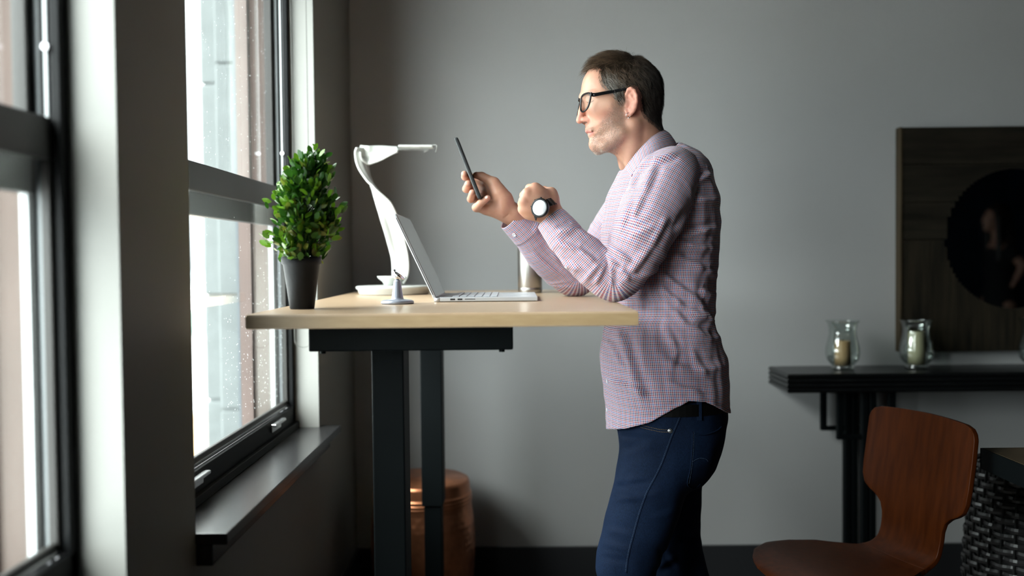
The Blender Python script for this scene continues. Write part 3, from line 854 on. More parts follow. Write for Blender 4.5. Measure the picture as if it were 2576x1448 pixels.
# ------------------------------------------------------------------ console table
CX0, CYF, CYB, CZ = .938, 3.44, 3.70, .812
CX1 = 2.74
con = empty('console_table', (1.84, 3.57, 0), 'black lacquered console table with reeded edge against the back wall', 'console table')
ct = MB()
for k in range(4):
    z = CZ - .0165 * (k + 1); n = 6
    # each reed is a rounded band
    sec = [(math.sin(math.pi * i / n) * .006, z + .0165 * i / n) for i in range(n + 1)]
    x0, x1, y0, y1 = CX0 + .006, CX1 - .006, CYF + .006, CYB
    V = []
    for o_, zz in sec: V += [(x0 - o_, y0 - o_, zz), (x1 + o_, y0 - o_, zz), (x1 + o_, y1, zz), (x0 - o_, y1, zz)]
    F = [(4 * i + j, 4 * i + (j + 1) % 4, 4 * i + 4 + (j + 1) % 4, 4 * i + 4 + j) for i in range(n) for j in range(4)]
    F += [(3, 2, 1, 0), (4 * n, 4 * n + 1, 4 * n + 2, 4 * n + 3)]
    ct.add(V, F)
ct.out('tabletop', mat('black_lacquer', (.004, .0045, .005), .3, spec=.45), con)
for side in (0, 1):
    mx_ = (lambda a, b: (a, b)) if side == 0 else (lambda a, b: (2 * 1.84 - b, 2 * 1.84 - a))
    for yf in (3.47, 3.655):
        pz = MB()
        x0, x1 = mx_(1.209, 1.232); pz.box(x0, x1, yf, yf + .035, 0, CZ - .066)
        x0, x1 = mx_(1.235, 1.258); pz.box(x0, x1, yf, yf + .035, 0, CZ - .066)
        x0, x1 = mx_(1.228, 1.238); pz.box(x0, x1, yf + .006, yf + .03, 0, CZ - .066)
        lgo = pz.out('leg', M['legm'], con, bevel=.004)
        for pr in (((1.123, 1.145, .576, CZ - .066), (1.140, 1.212, .576, .592)), ((1.303, 1.328, .576, CZ - .066), (1.255, 1.310, .576, .592))):
            bk = MB()
            for xa, xb, za, zb in pr:
                x0, x1 = mx_(xa, xb); bk.box(x0, x1, yf + .004, yf + .026, za, zb)
            bk.out('square_bracket', M['legm'], lgo, bevel=.003)

# ------------------------------------------------------------------ hurricane candle holders
hg_mat = bpy.data.materials.new('hurricane_glass'); hg_mat.use_nodes = True
N_, L_n = NT(hg_mat); N_.remove(N_['Principled BSDF'])
gt = N_.new('ShaderNodeBsdfTransparent'); gt.inputs[0].default_value = (.93, .96, .945, 1)
gg = N_.new('ShaderNodeBsdfGlossy'); gg.inputs['Roughness'].default_value = .03
lw = N_.new('ShaderNodeLayerWeight'); lw.inputs[0].default_value = .3
gm = N_.new('ShaderNodeMath'); gm.operation = 'MULTIPLY_ADD'; gm.inputs[1].default_value = .55; gm.inputs[2].default_value = .09
gx = N_.new('ShaderNodeMixShader')
L_n.new(lw.outputs['Facing'], gm.inputs[0]); L_n.new(gm.outputs[0], gx.inputs[0]); L_n.new(gt.outputs[0], gx.inputs[1]); L_n.new(gg.outputs[0], gx.inputs[2])
L_n.new(gx.outputs[0], N_['Material Output'].inputs[0])
def candle(px, Y, hc, rc, cm, hl, cl):
    c = P(px, 700, Y); c[2] = CZ
    e = empty('candle_holder', c, hl, 'candle holder', 'glass hurricanes on the console')
    prof = [(0, 0), (.038, 0), (.041, .004), (.040, .011), (.036, .015), (.044, .022), (.056, .038), (.0605, .058), (.0585, .082), (.052, .108), (.048, .130), (.0485, .150), (.053, .168), (.060, .176),
            (.0585, .177), (.0505, .168), (.046, .150), (.0455, .130), (.0495, .108), (.056, .082), (.058, .058), (.0535, .038), (.042, .025), (.030, .017), (0, .016)]
    MB().lathe(c, prof, 64).out('glass_vase', hg_mat, e, smooth=True)
    k = empty('pillar_candle', c + (0, 0, .017), cl, 'candle', 'pillar candles in the hurricanes')
    b = c + (0, 0, .0165)
    MB().lathe(b, [(0, 0), (rc, 0), (rc * 1.01, hc * .4), (rc * .98, hc * .97), (rc * .9, hc), (rc * .6, hc - .004), (0, hc - .006)], 40).out('wax', cm, k, smooth=True)
    MB().tube([b + (0, 0, hc - .007), b + (.001, 0, hc + .006)], .0011, 6).out('wick', M['dark'], k)
candle(2120, 3.57, .088, .028, M['candle1'], 'clear glass hurricane around the shorter amber candle, nearest the console\'s left end', 'short amber pillar candle inside the leftmost glass hurricane')
candle(2306, 3.58, .118, .029, M['candle2'], 'clear glass hurricane around the tall ivory candle, at the lower corner of the mirror panel', 'tall ivory pillar candle, second from the console\'s left end')
candle(2608, 3.57, .075, .028, M['candle2'], 'clear glass hurricane cut by the right edge of the photo, under the round mirror', 'short ivory pillar candle in the hurricane at the right edge of the photo')

# ------------------------------------------------------------------ plank panel with round mirror
MX0, MXc, MZc, MH = P(2266, 600, 3.68)[0], P(2552, 600, 3.68)[0], P(2552, 600, 3.67)[2], 0
MZ1, MZ0 = P(2400, 318, 3.67)[2], P(2400, 884, 3.67)[2]
MX1 = 2 * MXc - MX0
mir = empty('plank_mirror', (MXc, 3.69, MZ0), 'round dark mirror set in a square panel of weathered planks above the console', 'mirror')
midz = P(2300, 603, 3.67)[2]
Rm = 176 * 3.67 / FPX
zs_ = np.linspace(midz, MZ1, 4)
for k in range(3):
    q = MB()
    for x0 in np.linspace(MX0, MX1, 61)[:-1]:
        x1 = x0 + (MX1 - MX0) / 60
        m_ = (x0 + x1) / 2; dx = abs(m_ - MXc); p_, q_ = zs_[k] + .0012, zs_[k + 1] - .0012
        if dx >= Rm: q.box(x0, x1, 3.672, 3.70, p_, q_); continue
        hh = math.sqrt(Rm ** 2 - dx ** 2); c0, c1 = MZc - hh, MZc + hh
        if c0 > p_: q.box(x0, x1, 3.672, 3.70, p_, min(q_, c0))
        if c1 < q_: q.box(x0, x1, 3.672, 3.70, max(p_, c1), q_)
    q.out('plank', M['plankh'], mir)
xs_ = np.linspace(MX0, MX1, 9)
for k in range(8):
    q = MB()
    for x0 in np.linspace(xs_[k] + .0008, xs_[k + 1] - .0008, 11)[:-1]:
        x1 = x0 + (xs_[k + 1] - xs_[k] - .0016) / 10
        m_ = (x0 + x1) / 2; dx = abs(m_ - MXc); p_, q_ = MZ0, midz - .001
        if dx >= Rm: q.box(x0, x1, 3.672, 3.70, p_, q_); continue
        hh = math.sqrt(Rm ** 2 - dx ** 2); c0, c1 = MZc - hh, MZc + hh
        if c0 > p_: q.box(x0, x1, 3.672, 3.70, p_, min(q_, c0))
        if c1 < q_: q.box(x0, x1, 3.672, 3.70, max(p_, c1), q_)
    q.out('plank', M['plank'], mir)
MB().box(MX0 - .006, MX0, 3.668, 3.715, MZ0, MZ1).box(MX1, MX1 + .006, 3.668, 3.715, MZ0, MZ1).box(MX0, MX1, 3.70, 3.715, MZ0, MZ1).out('panel_edge', M['rustic'], mir)
MB().lathe((MXc, 3.6995, MZc), [(0, 0), (Rm + .01, 0), (Rm + .01, .012), (0, .012)], 96, ax=(0, -1, 0)).out('mirror_glass', M['mirror'], mir)

# ------------------------------------------------------------------ plywood chair
bl = np.array([.995, 2.75]); br = np.array([1.107, 2.37]); mid = (bl + br) / 2
lat = (br - bl) / np.linalg.norm(br - bl); fwd = np.array([lat[1], -lat[0]])   # towards the seat front
if fwd[0] > 0: fwd = -fwd
chair = empty('plywood_chair', (*(mid + fwd * .2), 0), 'bent plywood chair with T-shaped back and chrome legs at the right, facing the man', 'chair')
# profile along the sheet: (forward, height)
prf = catmull([(.445, .425), (.43, .437), (.36, .447), (.25, .442), (.15, .438), (.095, .442), (.055, .462), (.038, .50), (.030, .56), (.018, .64), (.006, .72), (-.004, .80), (-.006, .815)], 10)
# outline: half widths against arc length
seg_ = np.linalg.norm(np.diff(prf, axis=0), axis=1); s_ = np.concatenate([[0], np.cumsum(seg_)]); Lc = s_[-1]
# seat depth about .40, then stem, then T
kp = [(0, .02), (.006, .07), (.02, .115), (.05, .155), (.10, .178), (.18, .188), (.26, .180), (.32, .150), (.36, .126), (.40, .116), (.46, .114), (.505, .116), (.530, .125), (.548, .145), (.560, .170), (.575, .190), (.60, .200), (.64, .203), (.72, .203), (.775, .202), (.79, .196), (.80, .184), (.805, .16)]
sc2 = Lc / .805
ss = np.linspace(0, Lc, 150); PX = np.interp(ss, s_, prf[:, 0]); PZ = np.interp(ss, s_, prf[:, 1])
HWs = np.interp(ss / sc2, [k[0] for k in kp], [k[1] for k in kp])
nu = 33; V = []
for i in range(len(ss)):
    for j in range(nu):
        u = -1 + 2 * j / (nu - 1); w = HWs[i] * u
        bk = min(1, max(0, (ss[i] / sc2 - .42) / .15))
        f_ = PX[i] + (.38 * w * w) * (1.0 * bk) ; z_ = PZ[i] + (1 - bk) * .25 * w * w - bk * min(1, max(0, (ss[i] / sc2 - .58) / .2)) * .22 * w * w
        p = mid + lat * w + fwd * f_
        V.append((p[0], p[1], z_))
F = [(i * nu + j, i * nu + j + 1, (i + 1) * nu + j + 1, (i + 1) * nu + j) for i in range(len(ss) - 1) for j in range(nu - 1)]
V = np.array(V)
# split the one sheet into its seat and its back as two neighbouring parts
cut = int(len(ss) * .47)
Vs, Vb = V[:(cut + 1) * nu], V[cut * nu:]
fs = [f for f in F if f[2] < (cut + 1) * nu]
fb = [(i * nu + j, i * nu + j + 1, (i + 1) * nu + j + 1, (i + 1) * nu + j) for i in range(len(ss) - cut - 1) for j in range(nu - 1)]
for nm, v_, f_ in (('seat', Vs, fs), ('backrest', Vb, fb)):
    o = build(nm, v_, f_, M['walnut'], chair, smooth=True, thick=.013)
    m_ = o.modifiers.new('bevel', 'BEVEL'); m_.width = .0035; m_.segments = 3; m_.limit_method = 'ANGLE'; m_.angle_limit = 1.0
sc_c = mid + fwd * .22
for i, (a, b) in enumerate(((1, 1), (1, -1), (-1, 1), (-1, -1))):
    t_ = sc_c + fwd * a * .06 + lat * b * .06; g = sc_c + fwd * a * .20 + lat * b * .19
    MB().tube(catmull([(*t_, .415), (*(t_ + (g - t_) * .25), .395), (*(t_ + (g - t_) * .55), .25), (*g, .0)], 6), .008, 12).out('leg', M['chrome'], chair, smooth=True)
MB().lathe((*sc_c, .405), [(0, 0), (.10, 0), (.10, .018), (0, .018)], 40).out('seat_mount', M['dark'], chair)

# ------------------------------------------------------------------ rustic table and basket at the right edge
TX, TYF, TZ = 1.153, 2.468, .740
rt = empty('rustic_table', (1.95, 1.95, 0), 'weathered wood-topped table with a dark metal rim at the lower right edge', 'table')
MB().box(TX + .004, 2.75, 1.42, TYF - .004, TZ - .03, TZ + .001).out('tabletop', M['rustic'], rt)
MB().box(TX, 2.754, TYF - .004, TYF, TZ - .051, TZ).box(TX, TX + .004, 1.416, TYF, TZ - .051, TZ).box(TX, 2.754, 1.416, 1.42, TZ - .051, TZ).box(2.75, 2.754, 1.416, TYF, TZ - .051, TZ).out('metal_rim', M['legm'], rt)
for x in (2.68, 1.40):
    for y in (1.47, 1.62 if x < 2 else 2.40): MB().box(x, x + .04, y, y + .04, 0, TZ - .03).out('leg', M['legm'], rt)
BX, BY, BR, BH = 1.476, 2.78, .205, .63
bas = empty('wicker_basket', (BX, BY, 0), 'tall charcoal woven wicker basket on the floor beside the wood-topped table', 'basket')
def brad(z): return BR * (.86 + .14 * math.sin(math.pi * min(1, max(0, z / BH)) ** .9))
wv = MB(); NS = 34; rowh = .0205
k = 0; z = .008
while z < BH - .01:
    pts = []; n = NS * 4
    for i in range(n):
        a = 2 * math.pi * i / n
        o_ = .0055 * math.cos(a * NS / 2 + math.pi * (k % 2)); r = brad(z) + o_
        pts.append((BX + r * math.cos(a), BY + r * math.sin(a), z))
    # flat strand: vertical band with thickness
    pts = np.array(pts); V = []; F = []
    cdir = pts - np.array([BX, BY, z]); cdir /= np.linalg.norm(cdir, axis=1)[:, None]
    for i in range(n):
        V += [pts[i] + (0, 0, -.0075), pts[i] + cdir[i] * .0022, pts[i] + (0, 0, .0075), pts[i] - cdir[i] * .0022]
    for i in range(n):
        j = (i + 1) % n
        for q in range(4): F.append((4 * i + q, 4 * j + q, 4 * j + (q + 1) % 4, 4 * i + (q + 1) % 4))
    wv.add(V, F); z += rowh; k += 1
wv.out('weave', M['wicker'], bas, smooth=False)
stk = MB()
for i in range(NS):
    a = 2 * math.pi * (i + .0) / NS
    stk.tube([(BX + brad(z) * math.cos(a), BY + brad(z) * math.sin(a), z) for z in np.linspace(0, BH, 14)], .0035, 6)
stk.out('stakes', M['wickerd'], bas)
MB().lathe((BX, BY, 0), [(0, 0), (.165, 0)] + [(brad(z) - .012, z) for z in np.linspace(.02, BH, 12)] , 48).out('liner', M['wickerd'], bas, smooth=True)
MB().tube([(BX + brad(BH) * math.cos(a), BY + brad(BH) * math.sin(a), BH) for a in np.linspace(0, 2 * math.pi, 65)[:-1]], .008, 8, closed=True).out('rim', M['wicker'], bas, smooth=True)

# ------------------------------------------------------------------ cabinets on the front wall (seen in the mirror)
for k in range(4):
    x0 = 3.75 + k * .62
    c = empty('tall_cabinet', (x0 + .3, NEARY + .2, 0), 'navy tall cabinet opposite the mirror, %s of four' % ('leftmost', 'second from the left', 'second from the right', 'rightmost')[k], 'cabinet', 'navy cabinets opposite the mirror')
    MB().box(x0, x0 + .61, NEARY + .003, NEARY + .42, 0, 2.25).out('carcass', M['blue'], c, bevel=.003)
    for q, (za, zb) in enumerate(((.06, 1.02), (1.05, 2.2))):
        for h_ in (0, 1):
            xa = x0 + .01 + h_ * .30
            d_ = MB().box(xa, xa + .285, NEARY + .42, NEARY + .438, za, zb)
            d_.box(xa + .04, xa + .245, NEARY + .438, NEARY + .442, za + .05, zb - .05)
            do = d_.out('door', M['blue'], c, bevel=.002)
            MB().ellipsoid((xa + (.26 if h_ == 0 else .025), NEARY + .455, .98 if q == 0 else 1.13), (.013,) * 3).out('knob', M['chrome'], do, smooth=True)
# ------------------------------------------------------------------ the man
YM = 2.485
man = empty('person', (.42, YM, 0), 'person in a checked shirt and dark jeans leaning on the desk, looking at a phone', 'person')
PSI = math.radians(8)
BK = np.array([math.cos(PSI), math.sin(PSI), 0]); NR = np.array([math.sin(PSI), -math.cos(PSI), 0]); UP = np.array([0, 0, 1.0])
HC = P(1400 + 760 / 4.26, 100 + 600 / 4.26, YM); HC[1] = YM
def Hraw(px, py, l=0.0):
    """head-local (a, l, z): where the pixel's ray meets the plane at lateral offset l"""
    d = ray(px, py); t = (l + HC[:2] @ NR[:2]) / (d[:2] @ NR[:2])
    w = np.array([d[0] * t, d[1] * t, CAM_Z + d[2] * t])
    return np.array([(w - HC) @ BK, l, w[2] - HC[2]])
def H(cx, cy, l=0.0): return Hraw(1400 + cx / 4.26, 100 + cy / 4.26, l)
def HW(p):
    p = np.asarray(p, float)
    return HC + p[..., 0:1] * BK + p[..., 1:2] * NR + p[..., 2:3] * UP
def crop_of(p):
    q = proj(HW(p)); return np.stack([(q[..., 0] - 1400) * 4.26, (q[..., 1] - 100) * 4.26], -1)

# profile without the nose, smooth
face = [(300, 395), (282, 450), (271, 510), (266, 565), (266, 610), (276, 655), (292, 700), (305, 760), (312, 830), (314, 880), (314, 915), (309, 945), (312, 966), (326, 984),
        (343, 1001), (353, 1014), (360, 1032), (375, 1048), (390, 1062), (396, 1082), (397, 1110), (403, 1145), (428, 1175), (468, 1193), (525, 1200), (590, 1205), (640, 1240), (690, 1310), (738, 1368), (800, 1470), (860, 1560),
        (1260, 1560), (1215, 1350), (1165, 1150), (1128, 1010), (1098, 900), (1092, 800), (1108, 690), (1112, 560), (1092, 430), (1040, 335), (965, 262), (880, 207), (770, 178), (650, 180), (530, 205), (430, 250), (350, 320)]
poly = np.array([H(x, y)[[0, 2]] for x, y in face])
polys = catmull(poly, 4, closed=True)
WA = [(700, 300, .070, .095), (900, 480, .076, .09), (700, 480, .075, .095), (420, 400, .062, .075), (300, 560, .056, .055), (420, 640, .066, .058), (650, 720, .071, .075), (430, 860, .060, .060), (330, 940, .034, .040), (400, 1110, .030, .040),
      (480, 1150, .040, .045), (600, 1130, .055, .05), (680, 980, .063, .06), (850, 850, .064, .07), (1000, 900, .058, .07), (800, 1120, .056, .06), (950, 1250, .058, .065), (750, 1330, .052, .06), (900, 1500, .075, .07), (560, 960, .063, .06)]
h = .0021
lo3, hi3 = (-.155, -.105, -.25), (.17, .105, .145)
X3, L3, Z3 = grid(lo3, hi3, h)
x2, z2 = X3[:, 0, :], Z3[:, 0, :]
d2 = poly_sd(x2, z2, polys)
wn_, ww_, wr_ = 0, 0, 0
for cx, cy, w, r in WA:
    q = H(cx, cy); k = 1 / ((x2 - q[0]) ** 2 + (z2 - q[2]) ** 2 + 2e-4) ** 2
    wn_ = wn_ + k; ww_ = ww_ + k * w; wr_ = wr_ + k * r
W2, R2 = ww_ / wn_, wr_ / wn_
Wm = W2[:, None, :]; Rm2 = R2[:, None, :]; D2 = d2[:, None, :]
F3 = (np.sqrt((np.abs(L3) / Wm) ** 2.15 + np.maximum(0, 1 - D2 / Rm2) ** 2.15) ** (2 / 2.15) - 1) * np.minimum(Wm, Rm2) * .5
La = np.abs(L3)
def rc(a, b, ra, rb, la=0, lb=0):
    p, q = H(*a), H(*b); p[1], q[1] = la, lb
    return rcone(X3, La, Z3, p, q, ra, rb)
def Hn(cx, cy, l): return H(cx, cy, l)          # near-side point as seen in the photo
# brow ridge and cheek bone
p, q = Hn(300, 600, .012), Hn(420, 585, .045)
F3 = smin(F3, rcone(X3, La, Z3, p, q, .007, .006), .010)
# eye socket, then lid bulge
p = Hn(345, 655, .031); F3 = smax(F3, -rcone(X3, La, Z3, p + (-.016, 0, .0), p + (-.012, .012, 0), .0135, .012), .010)
eye = Hn(372, 648, .031)
F3 = smin(F3, rcone(X3, La, Z3, eye, eye + (.002, .002, 0), .0125, .0118), .004)
p = Hn(430, 735, .040); F3 = smin(F3, rcone(X3, La, Z3, p, p + (.030, .018, .006), .009, .007), .026)
# nose: bridge, tip, wings, nostrils
F3 = smin(F3, rc((288, 655), (266, 770), .0065, .0068), .008)
F3 = smin(F3, rc((266, 770), (247, 862), .0068, .0088), .006)
al = Hn(330, 858, .0125); F3 = smin(F3, rcone(X3, La, Z3, al, al + (-.008, -.003, .001), .0078, .0065), .005)
no = Hn(300, 898, .0065); F3 = smax(F3, -rcone(X3, La, Z3, no + (.002, 0, -.003), no + (-.003, 0, .004), .0040, .003), .002)
# fold beside the nose wing
# lips
F3 = smin(F3, rc((326, 982), (352, 990), .0040, .0022, 0, .019), .004)
F3 = smin(F3, rc((358, 1020), (378, 1012), .0050, .0025, 0, .017), .004)
mo = [H(335, 1001), H(375, 990)]; mo[1][1] = .021
F3 = smax(F3, -rcone(X3, La, Z3, mo[0] + (-.004, 0, 0), mo[1], .0014, .0010), .003)
# chin pad, jaw corner, neck muscle
F3 = smin(F3, rc((425, 1120), (445, 1125), .0145, .012, 0, .012), .018)
p, q = Hn(700, 1010, .056), Hn(520, 1140, .040); F3 = smin(F3, rcone(X3, La, Z3, p, q, .010, .010), .02)
p, q = Hn(830, 900, .058), Hn(790, 1330, .030); F3 = smin(F3, rcone(X3, La, Z3, p, q, .011, .009), .02)
# ears (near-side trace, mirrored)
def earp(cx, cy, l): return Hn(cx, cy, l)
helix = [(752, 650, .070), (748, 590, .076), (768, 535, .083), (800, 520, .088), (838, 545, .091), (858, 600, .092), (860, 660, .090), (848, 720, .086), (825, 765, .082), (795, 797, .078), (765, 800, .074), (748, 765, .071)]
HP = [earp(*t) for t in helix]
Fe = None
for a, b in zip(HP[:-1], HP[1:]):
    f = rcone(X3, La, Z3, a, b, .0040, .0040); Fe = f if Fe is None else smin(Fe, f, .003)
anti = [(795, 600, .082), (822, 640, .085), (820, 700, .083), (795, 745, .079)]
AP = [earp(*t) for t in anti]
for a, b in zip(AP[:-1], AP[1:]): Fe = smin(Fe, rcone(X3, La, Z3, a, b, .0045, .0045), .005)
for a in HP[3:11]: Fe = smin(Fe, rcone(X3, La, Z3, a - (.001, .004, 0), earp(790, 670, .070), .0035, .006), .004)
Fe = smin(Fe, rcone(X3, La, Z3, earp(756, 672, .072), earp(752, 705, .072), .0050, .0050), .004)
F3 = smin(F3, Fe, .004)
F3 = smax(F3, -rcone(X3, La, Z3, earp(785, 665, .088), earp(782, 715, .086), .0078, .0065), .003)
Vh, Qh = surface_nets(F3.astype(np.float32), lo3, h)
# laplacian pass for smooth skin
def smooth(V, Q, it=2, lam=.5):
    E = np.concatenate([Q[:, [0, 1]], Q[:, [1, 2]], Q[:, [2, 3]], Q[:, [3, 0]]])
    n = len(V)
    for _ in range(it):
        A = np.zeros_like(V); c = np.zeros(n)
        for i in range(3): A[:, i] = np.bincount(E[:, 0], V[E[:, 1], i], n) + np.bincount(E[:, 1], V[E[:, 0], i], n)
        c = np.bincount(E[:, 0], minlength=n) + np.bincount(E[:, 1], minlength=n)
        V = V * (1 - lam) + lam * A / np.maximum(c, 1)[:, None]
    return V
Vh = smooth(Vh, Qh, 2)
hc_ = crop_of(np.stack([Vh[:, 0], np.abs(Vh[:, 1]), Vh[:, 2]], 1))
hcm = crop_of(np.stack([Vh[:, 0], 0 * Vh[:, 1], Vh[:, 2]], 1))
def soft(polygon, w, pts=hc_): return np.clip(.5 + poly_sd(pts[:, 0], pts[:, 1], polygon) / w, 0, 1)
a_stub = soft([(300, 905), (350, 935), (415, 960), (430, 1000), (470, 900), (560, 800), (600, 700), (700, 690), (740, 800), (720, 950), (690, 1100), (620, 1215), (500, 1230), (380, 1200), (360, 1060), (300, 960)], 70)
a_stub *= 1 - soft([(300, 985), (350, 975), (430, 985), (400, 1035), (350, 1050)], 20)
a_lip = np.maximum(soft([(300, 972), (330, 968), (372, 980), (418, 992), (385, 1004), (345, 1003), (300, 1000)], 10), soft([(340, 1002), (400, 996), (385, 1020), (365, 1042), (345, 1035)], 12)) * (np.abs(Vh[:, 1]) < .024)
a_red = np.maximum(soft([(200, 780), (290, 760), (380, 830), (370, 900), (200, 920)], 60), soft([(730, 500), (890, 500), (890, 820), (730, 820)], 40)) * .6
a_red = np.maximum(a_red, soft([(430, 760), (600, 740), (620, 850), (470, 880)], 90) * .35)
a_dark = soft([(282, 878), (330, 870), (338, 884), (300, 905), (270, 900)], 8) * (np.abs(Vh[:, 1]) < .018) * .9
HeadV = HW(Vh)

# ---- hair region on the scalp
hairpoly = [(285, 420), (340, 330), (400, 300), (452, 330), (455, 400), (470, 470), (520, 530), (570, 575), (600, 610), (640, 680), (690, 700), (735, 640), (745, 560), (790, 505), (850, 520), (885, 600), (890, 700), (905, 790), (960, 850), (1030, 910), (1090, 960), (1140, 990), (1300, 990), (1300, 100), (700, 20), (200, 200), (230, 400)]
hm = poly_sd(hc_[:, 0], hc_[:, 1], hairpoly)
Nh = vnormals(Vh, Qh)
fc = Vh[Qh].mean(1); fcc = crop_of(np.stack([fc[:, 0], np.abs(fc[:, 1]), fc[:, 2]], 1))
fN = Nh[Qh].mean(1)
fin = (poly_sd(fcc[:, 0], fcc[:, 1], hairpoly) > 0) & (np.abs(fc[:, 1]) < .0805)
fcap = fin & (poly_sd(fcc[:, 0], fcc[:, 1], hairpoly) > 26)
fcap &= ~((poly_sd(fcc[:, 0], fcc[:, 1], [(735, 500), (876, 500), (880, 830), (735, 830)]) > 0) & (np.abs(fc[:, 1]) > .0725))
fin &= ~((poly_sd(fcc[:, 0], fcc[:, 1], [(735, 500), (880, 500), (880, 830), (735, 830)]) > 0) & (np.abs(fc[:, 1]) > .0735))
hV, hF, hT = [], [], []
off = 0
# cap just above the scalp
Qc = Qh[fcap]; used = np.unique(Qc); rm = -np.ones(len(Vh), int); rm[used] = np.arange(len(used))
dcap = np.clip(hm[used] / 60, 0, 1) * .0010 + .0003
capV = Vh[used] + Nh[used] * dcap[:, None]
def hair_col(c, rnd):
    """brown on top, dark at the back, greying at the temples and fringe"""
    g = np.clip(1 - np.hypot((c[:, 0] - 540) / 200, (c[:, 1] - 500) / 190), 0, 1)
    g = np.maximum(g, .55 * np.clip(1 - np.hypot((c[:, 0] - 670) / 90, (c[:, 1] - 640) / 90), 0, 1))
    g = np.maximum(g, .42 * np.clip(1 - np.hypot((c[:, 0] - 300) / 150, (c[:, 1] - 330) / 130), 0, 1))
    back = np.clip((c[:, 0] - 650) / 350, 0, 1)
    base = np.outer(1 - back, (.15, .095, .058)) + np.outer(back, (.026, .019, .015))
    grey = np.array([.44, .40, .36])
    p = (rnd < g * 1.35)[:, None]
    v = (rnd * 104729) % 1
    return np.where(p, grey * (.5 + .7 * ((rnd * 7919) % 1))[:, None], base * (.35 + 1.9 * v ** 2)[:, None])
rsH = np.random.RandomState(4)
hV.append(capV); hF.append(rm[Qc]); hT.append(hair_col(hc_[used], np.full(len(used), 2.0)) * .55); off = len(capV)
nst = 17000
fi = np.where(fin)[0]; ar = np.linalg.norm(np.cross(Vh[Qh[fi, 1]] - Vh[Qh[fi, 0]], Vh[Qh[fi, 3]] - Vh[Qh[fi, 0]]), axis=1)
pick = rsH.choice(fi, nst, p=ar / ar.sum())
uv_ = rsH.rand(nst, 2, 1)
Aq = Vh[Qh[pick]]
root = (Aq[:, 0] * (1 - uv_[:, 0]) + Aq[:, 1] * uv_[:, 0]) * (1 - uv_[:, 1]) + (Aq[:, 3] * (1 - uv_[:, 0]) + Aq[:, 2] * uv_[:, 0]) * uv_[:, 1]
rn = fN[pick]; rc_ = crop_of(np.stack([root[:, 0], np.abs(root[:, 1]), root[:, 2]], 1))
topw = np.clip((330 - rc_[:, 1]) / 120, 0, 1) * np.clip((900 - rc_[:, 0]) / 200, 0, 1)
frw = np.clip((470 - rc_[:, 0]) / 130, 0, 1) * np.clip((430 - rc_[:, 1]) / 60, 0, 1)
length = .020 + .022 * topw + .014 * frw
length *= np.clip(.35 + poly_sd(rc_[:, 0], rc_[:, 1], hairpoly) / 90, .35, 1) * rsH.uniform(.7, 1.15, nst)
length = np.where(frw > .3, np.maximum(length, .026 * rsH.uniform(.6, 1.2, nst)), length)
side = np.stack([np.full(nst, .45), np.sign(root[:, 1]) * .02, np.full(nst, -1.0)], 1)
side[:, 0] = np.where(rc_[:, 0] < 520, .15, .5) 
topd = np.stack([np.full(nst, -1.0), np.zeros(nst), np.full(nst, .12)], 1)
w_ = np.clip(np.maximum(topw, frw), 0, 1)[:, None]
crown = np.clip((rc_[:, 0] - 800) / 200, 0, 1)[:, None]
dirH = side * (1 - w_) + topd * w_ * (1 - crown) + side * w_ * crown
dirH += rsH.normal(0, .16, (nst, 3)) + np.stack([sines(root, 31 + i, 60, 6) for i in range(3)], 1) * .30
dirH -= rn * (dirH * rn).sum(1)[:, None] * .9
dirH /= np.linalg.norm(dirH, axis=1)[:, None]
K = 6; pts = np.zeros((nst, K, 3)); pts[:, 0] = root - rn * .0005
lift = (.62 + .25 * topw + .05 * frw)[:, None]
clump = np.stack([sines(root * np.array([1, 1, 1]), 31 + i, 55, 6) for i in range(3)], 1) * .28
for k in range(1, K):
    t = k / (K - 1)
    step = length[:, None] / (K - 1)
    dd = dirH + rn * lift * (1 - t) * 1.5 + np.array([0, 0, -.22]) * t * (1 - frw[:, None]) + rsH.normal(0, .05, (nst, 3))
    dd /= np.linalg.norm(dd, axis=1)[:, None]
    pts[:, k] = pts[:, k - 1] + dd * step
def strand_mesh(pts, r0, n=3):
    m, K = pts.shape[:2]
    T = np.gradient(pts, axis=1); T /= np.linalg.norm(T, axis=2)[..., None] + 1e-12
    u = np.cross(T, np.array([.31, .52, .79])); u /= np.linalg.norm(u, axis=2)[..., None] + 1e-12
    v = np.cross(T, u); rr = r0 * np.linspace(1, .25, K)[None, :, None, None]
    th = np.arange(n) * 2 * np.pi / n
    V = pts[:, :, None] + rr * (np.cos(th)[None, None, :, None] * u[:, :, None] + np.sin(th)[None, None, :, None] * v[:, :, None])
    base = (np.arange(m) * K * n)[:, None, None, None]; k = np.arange(K - 1)[None, :, None, None] * n; i = np.arange(n)[None, None, :, None]; j = (i + 1) % n
    F = np.concatenate([base + k + i, base + k + j, base + k + n + j, base + k + n + i], 3).reshape(-1, 4)
    return V.reshape(-1, 3), F
sV, sF = strand_mesh(pts, .00026)
scol = np.repeat(hair_col(rc_, rsH.rand(nst)), K * 3, 0)
hV.append(sV); hF.append(sF + off); hT.append(scol)
build('hair', HW(np.concatenate(hV)), np.concatenate(hF), M['hair'], man, smooth=True, attrs={'tint': np.concatenate(hT)}, label='short brown hair greying at the temples')
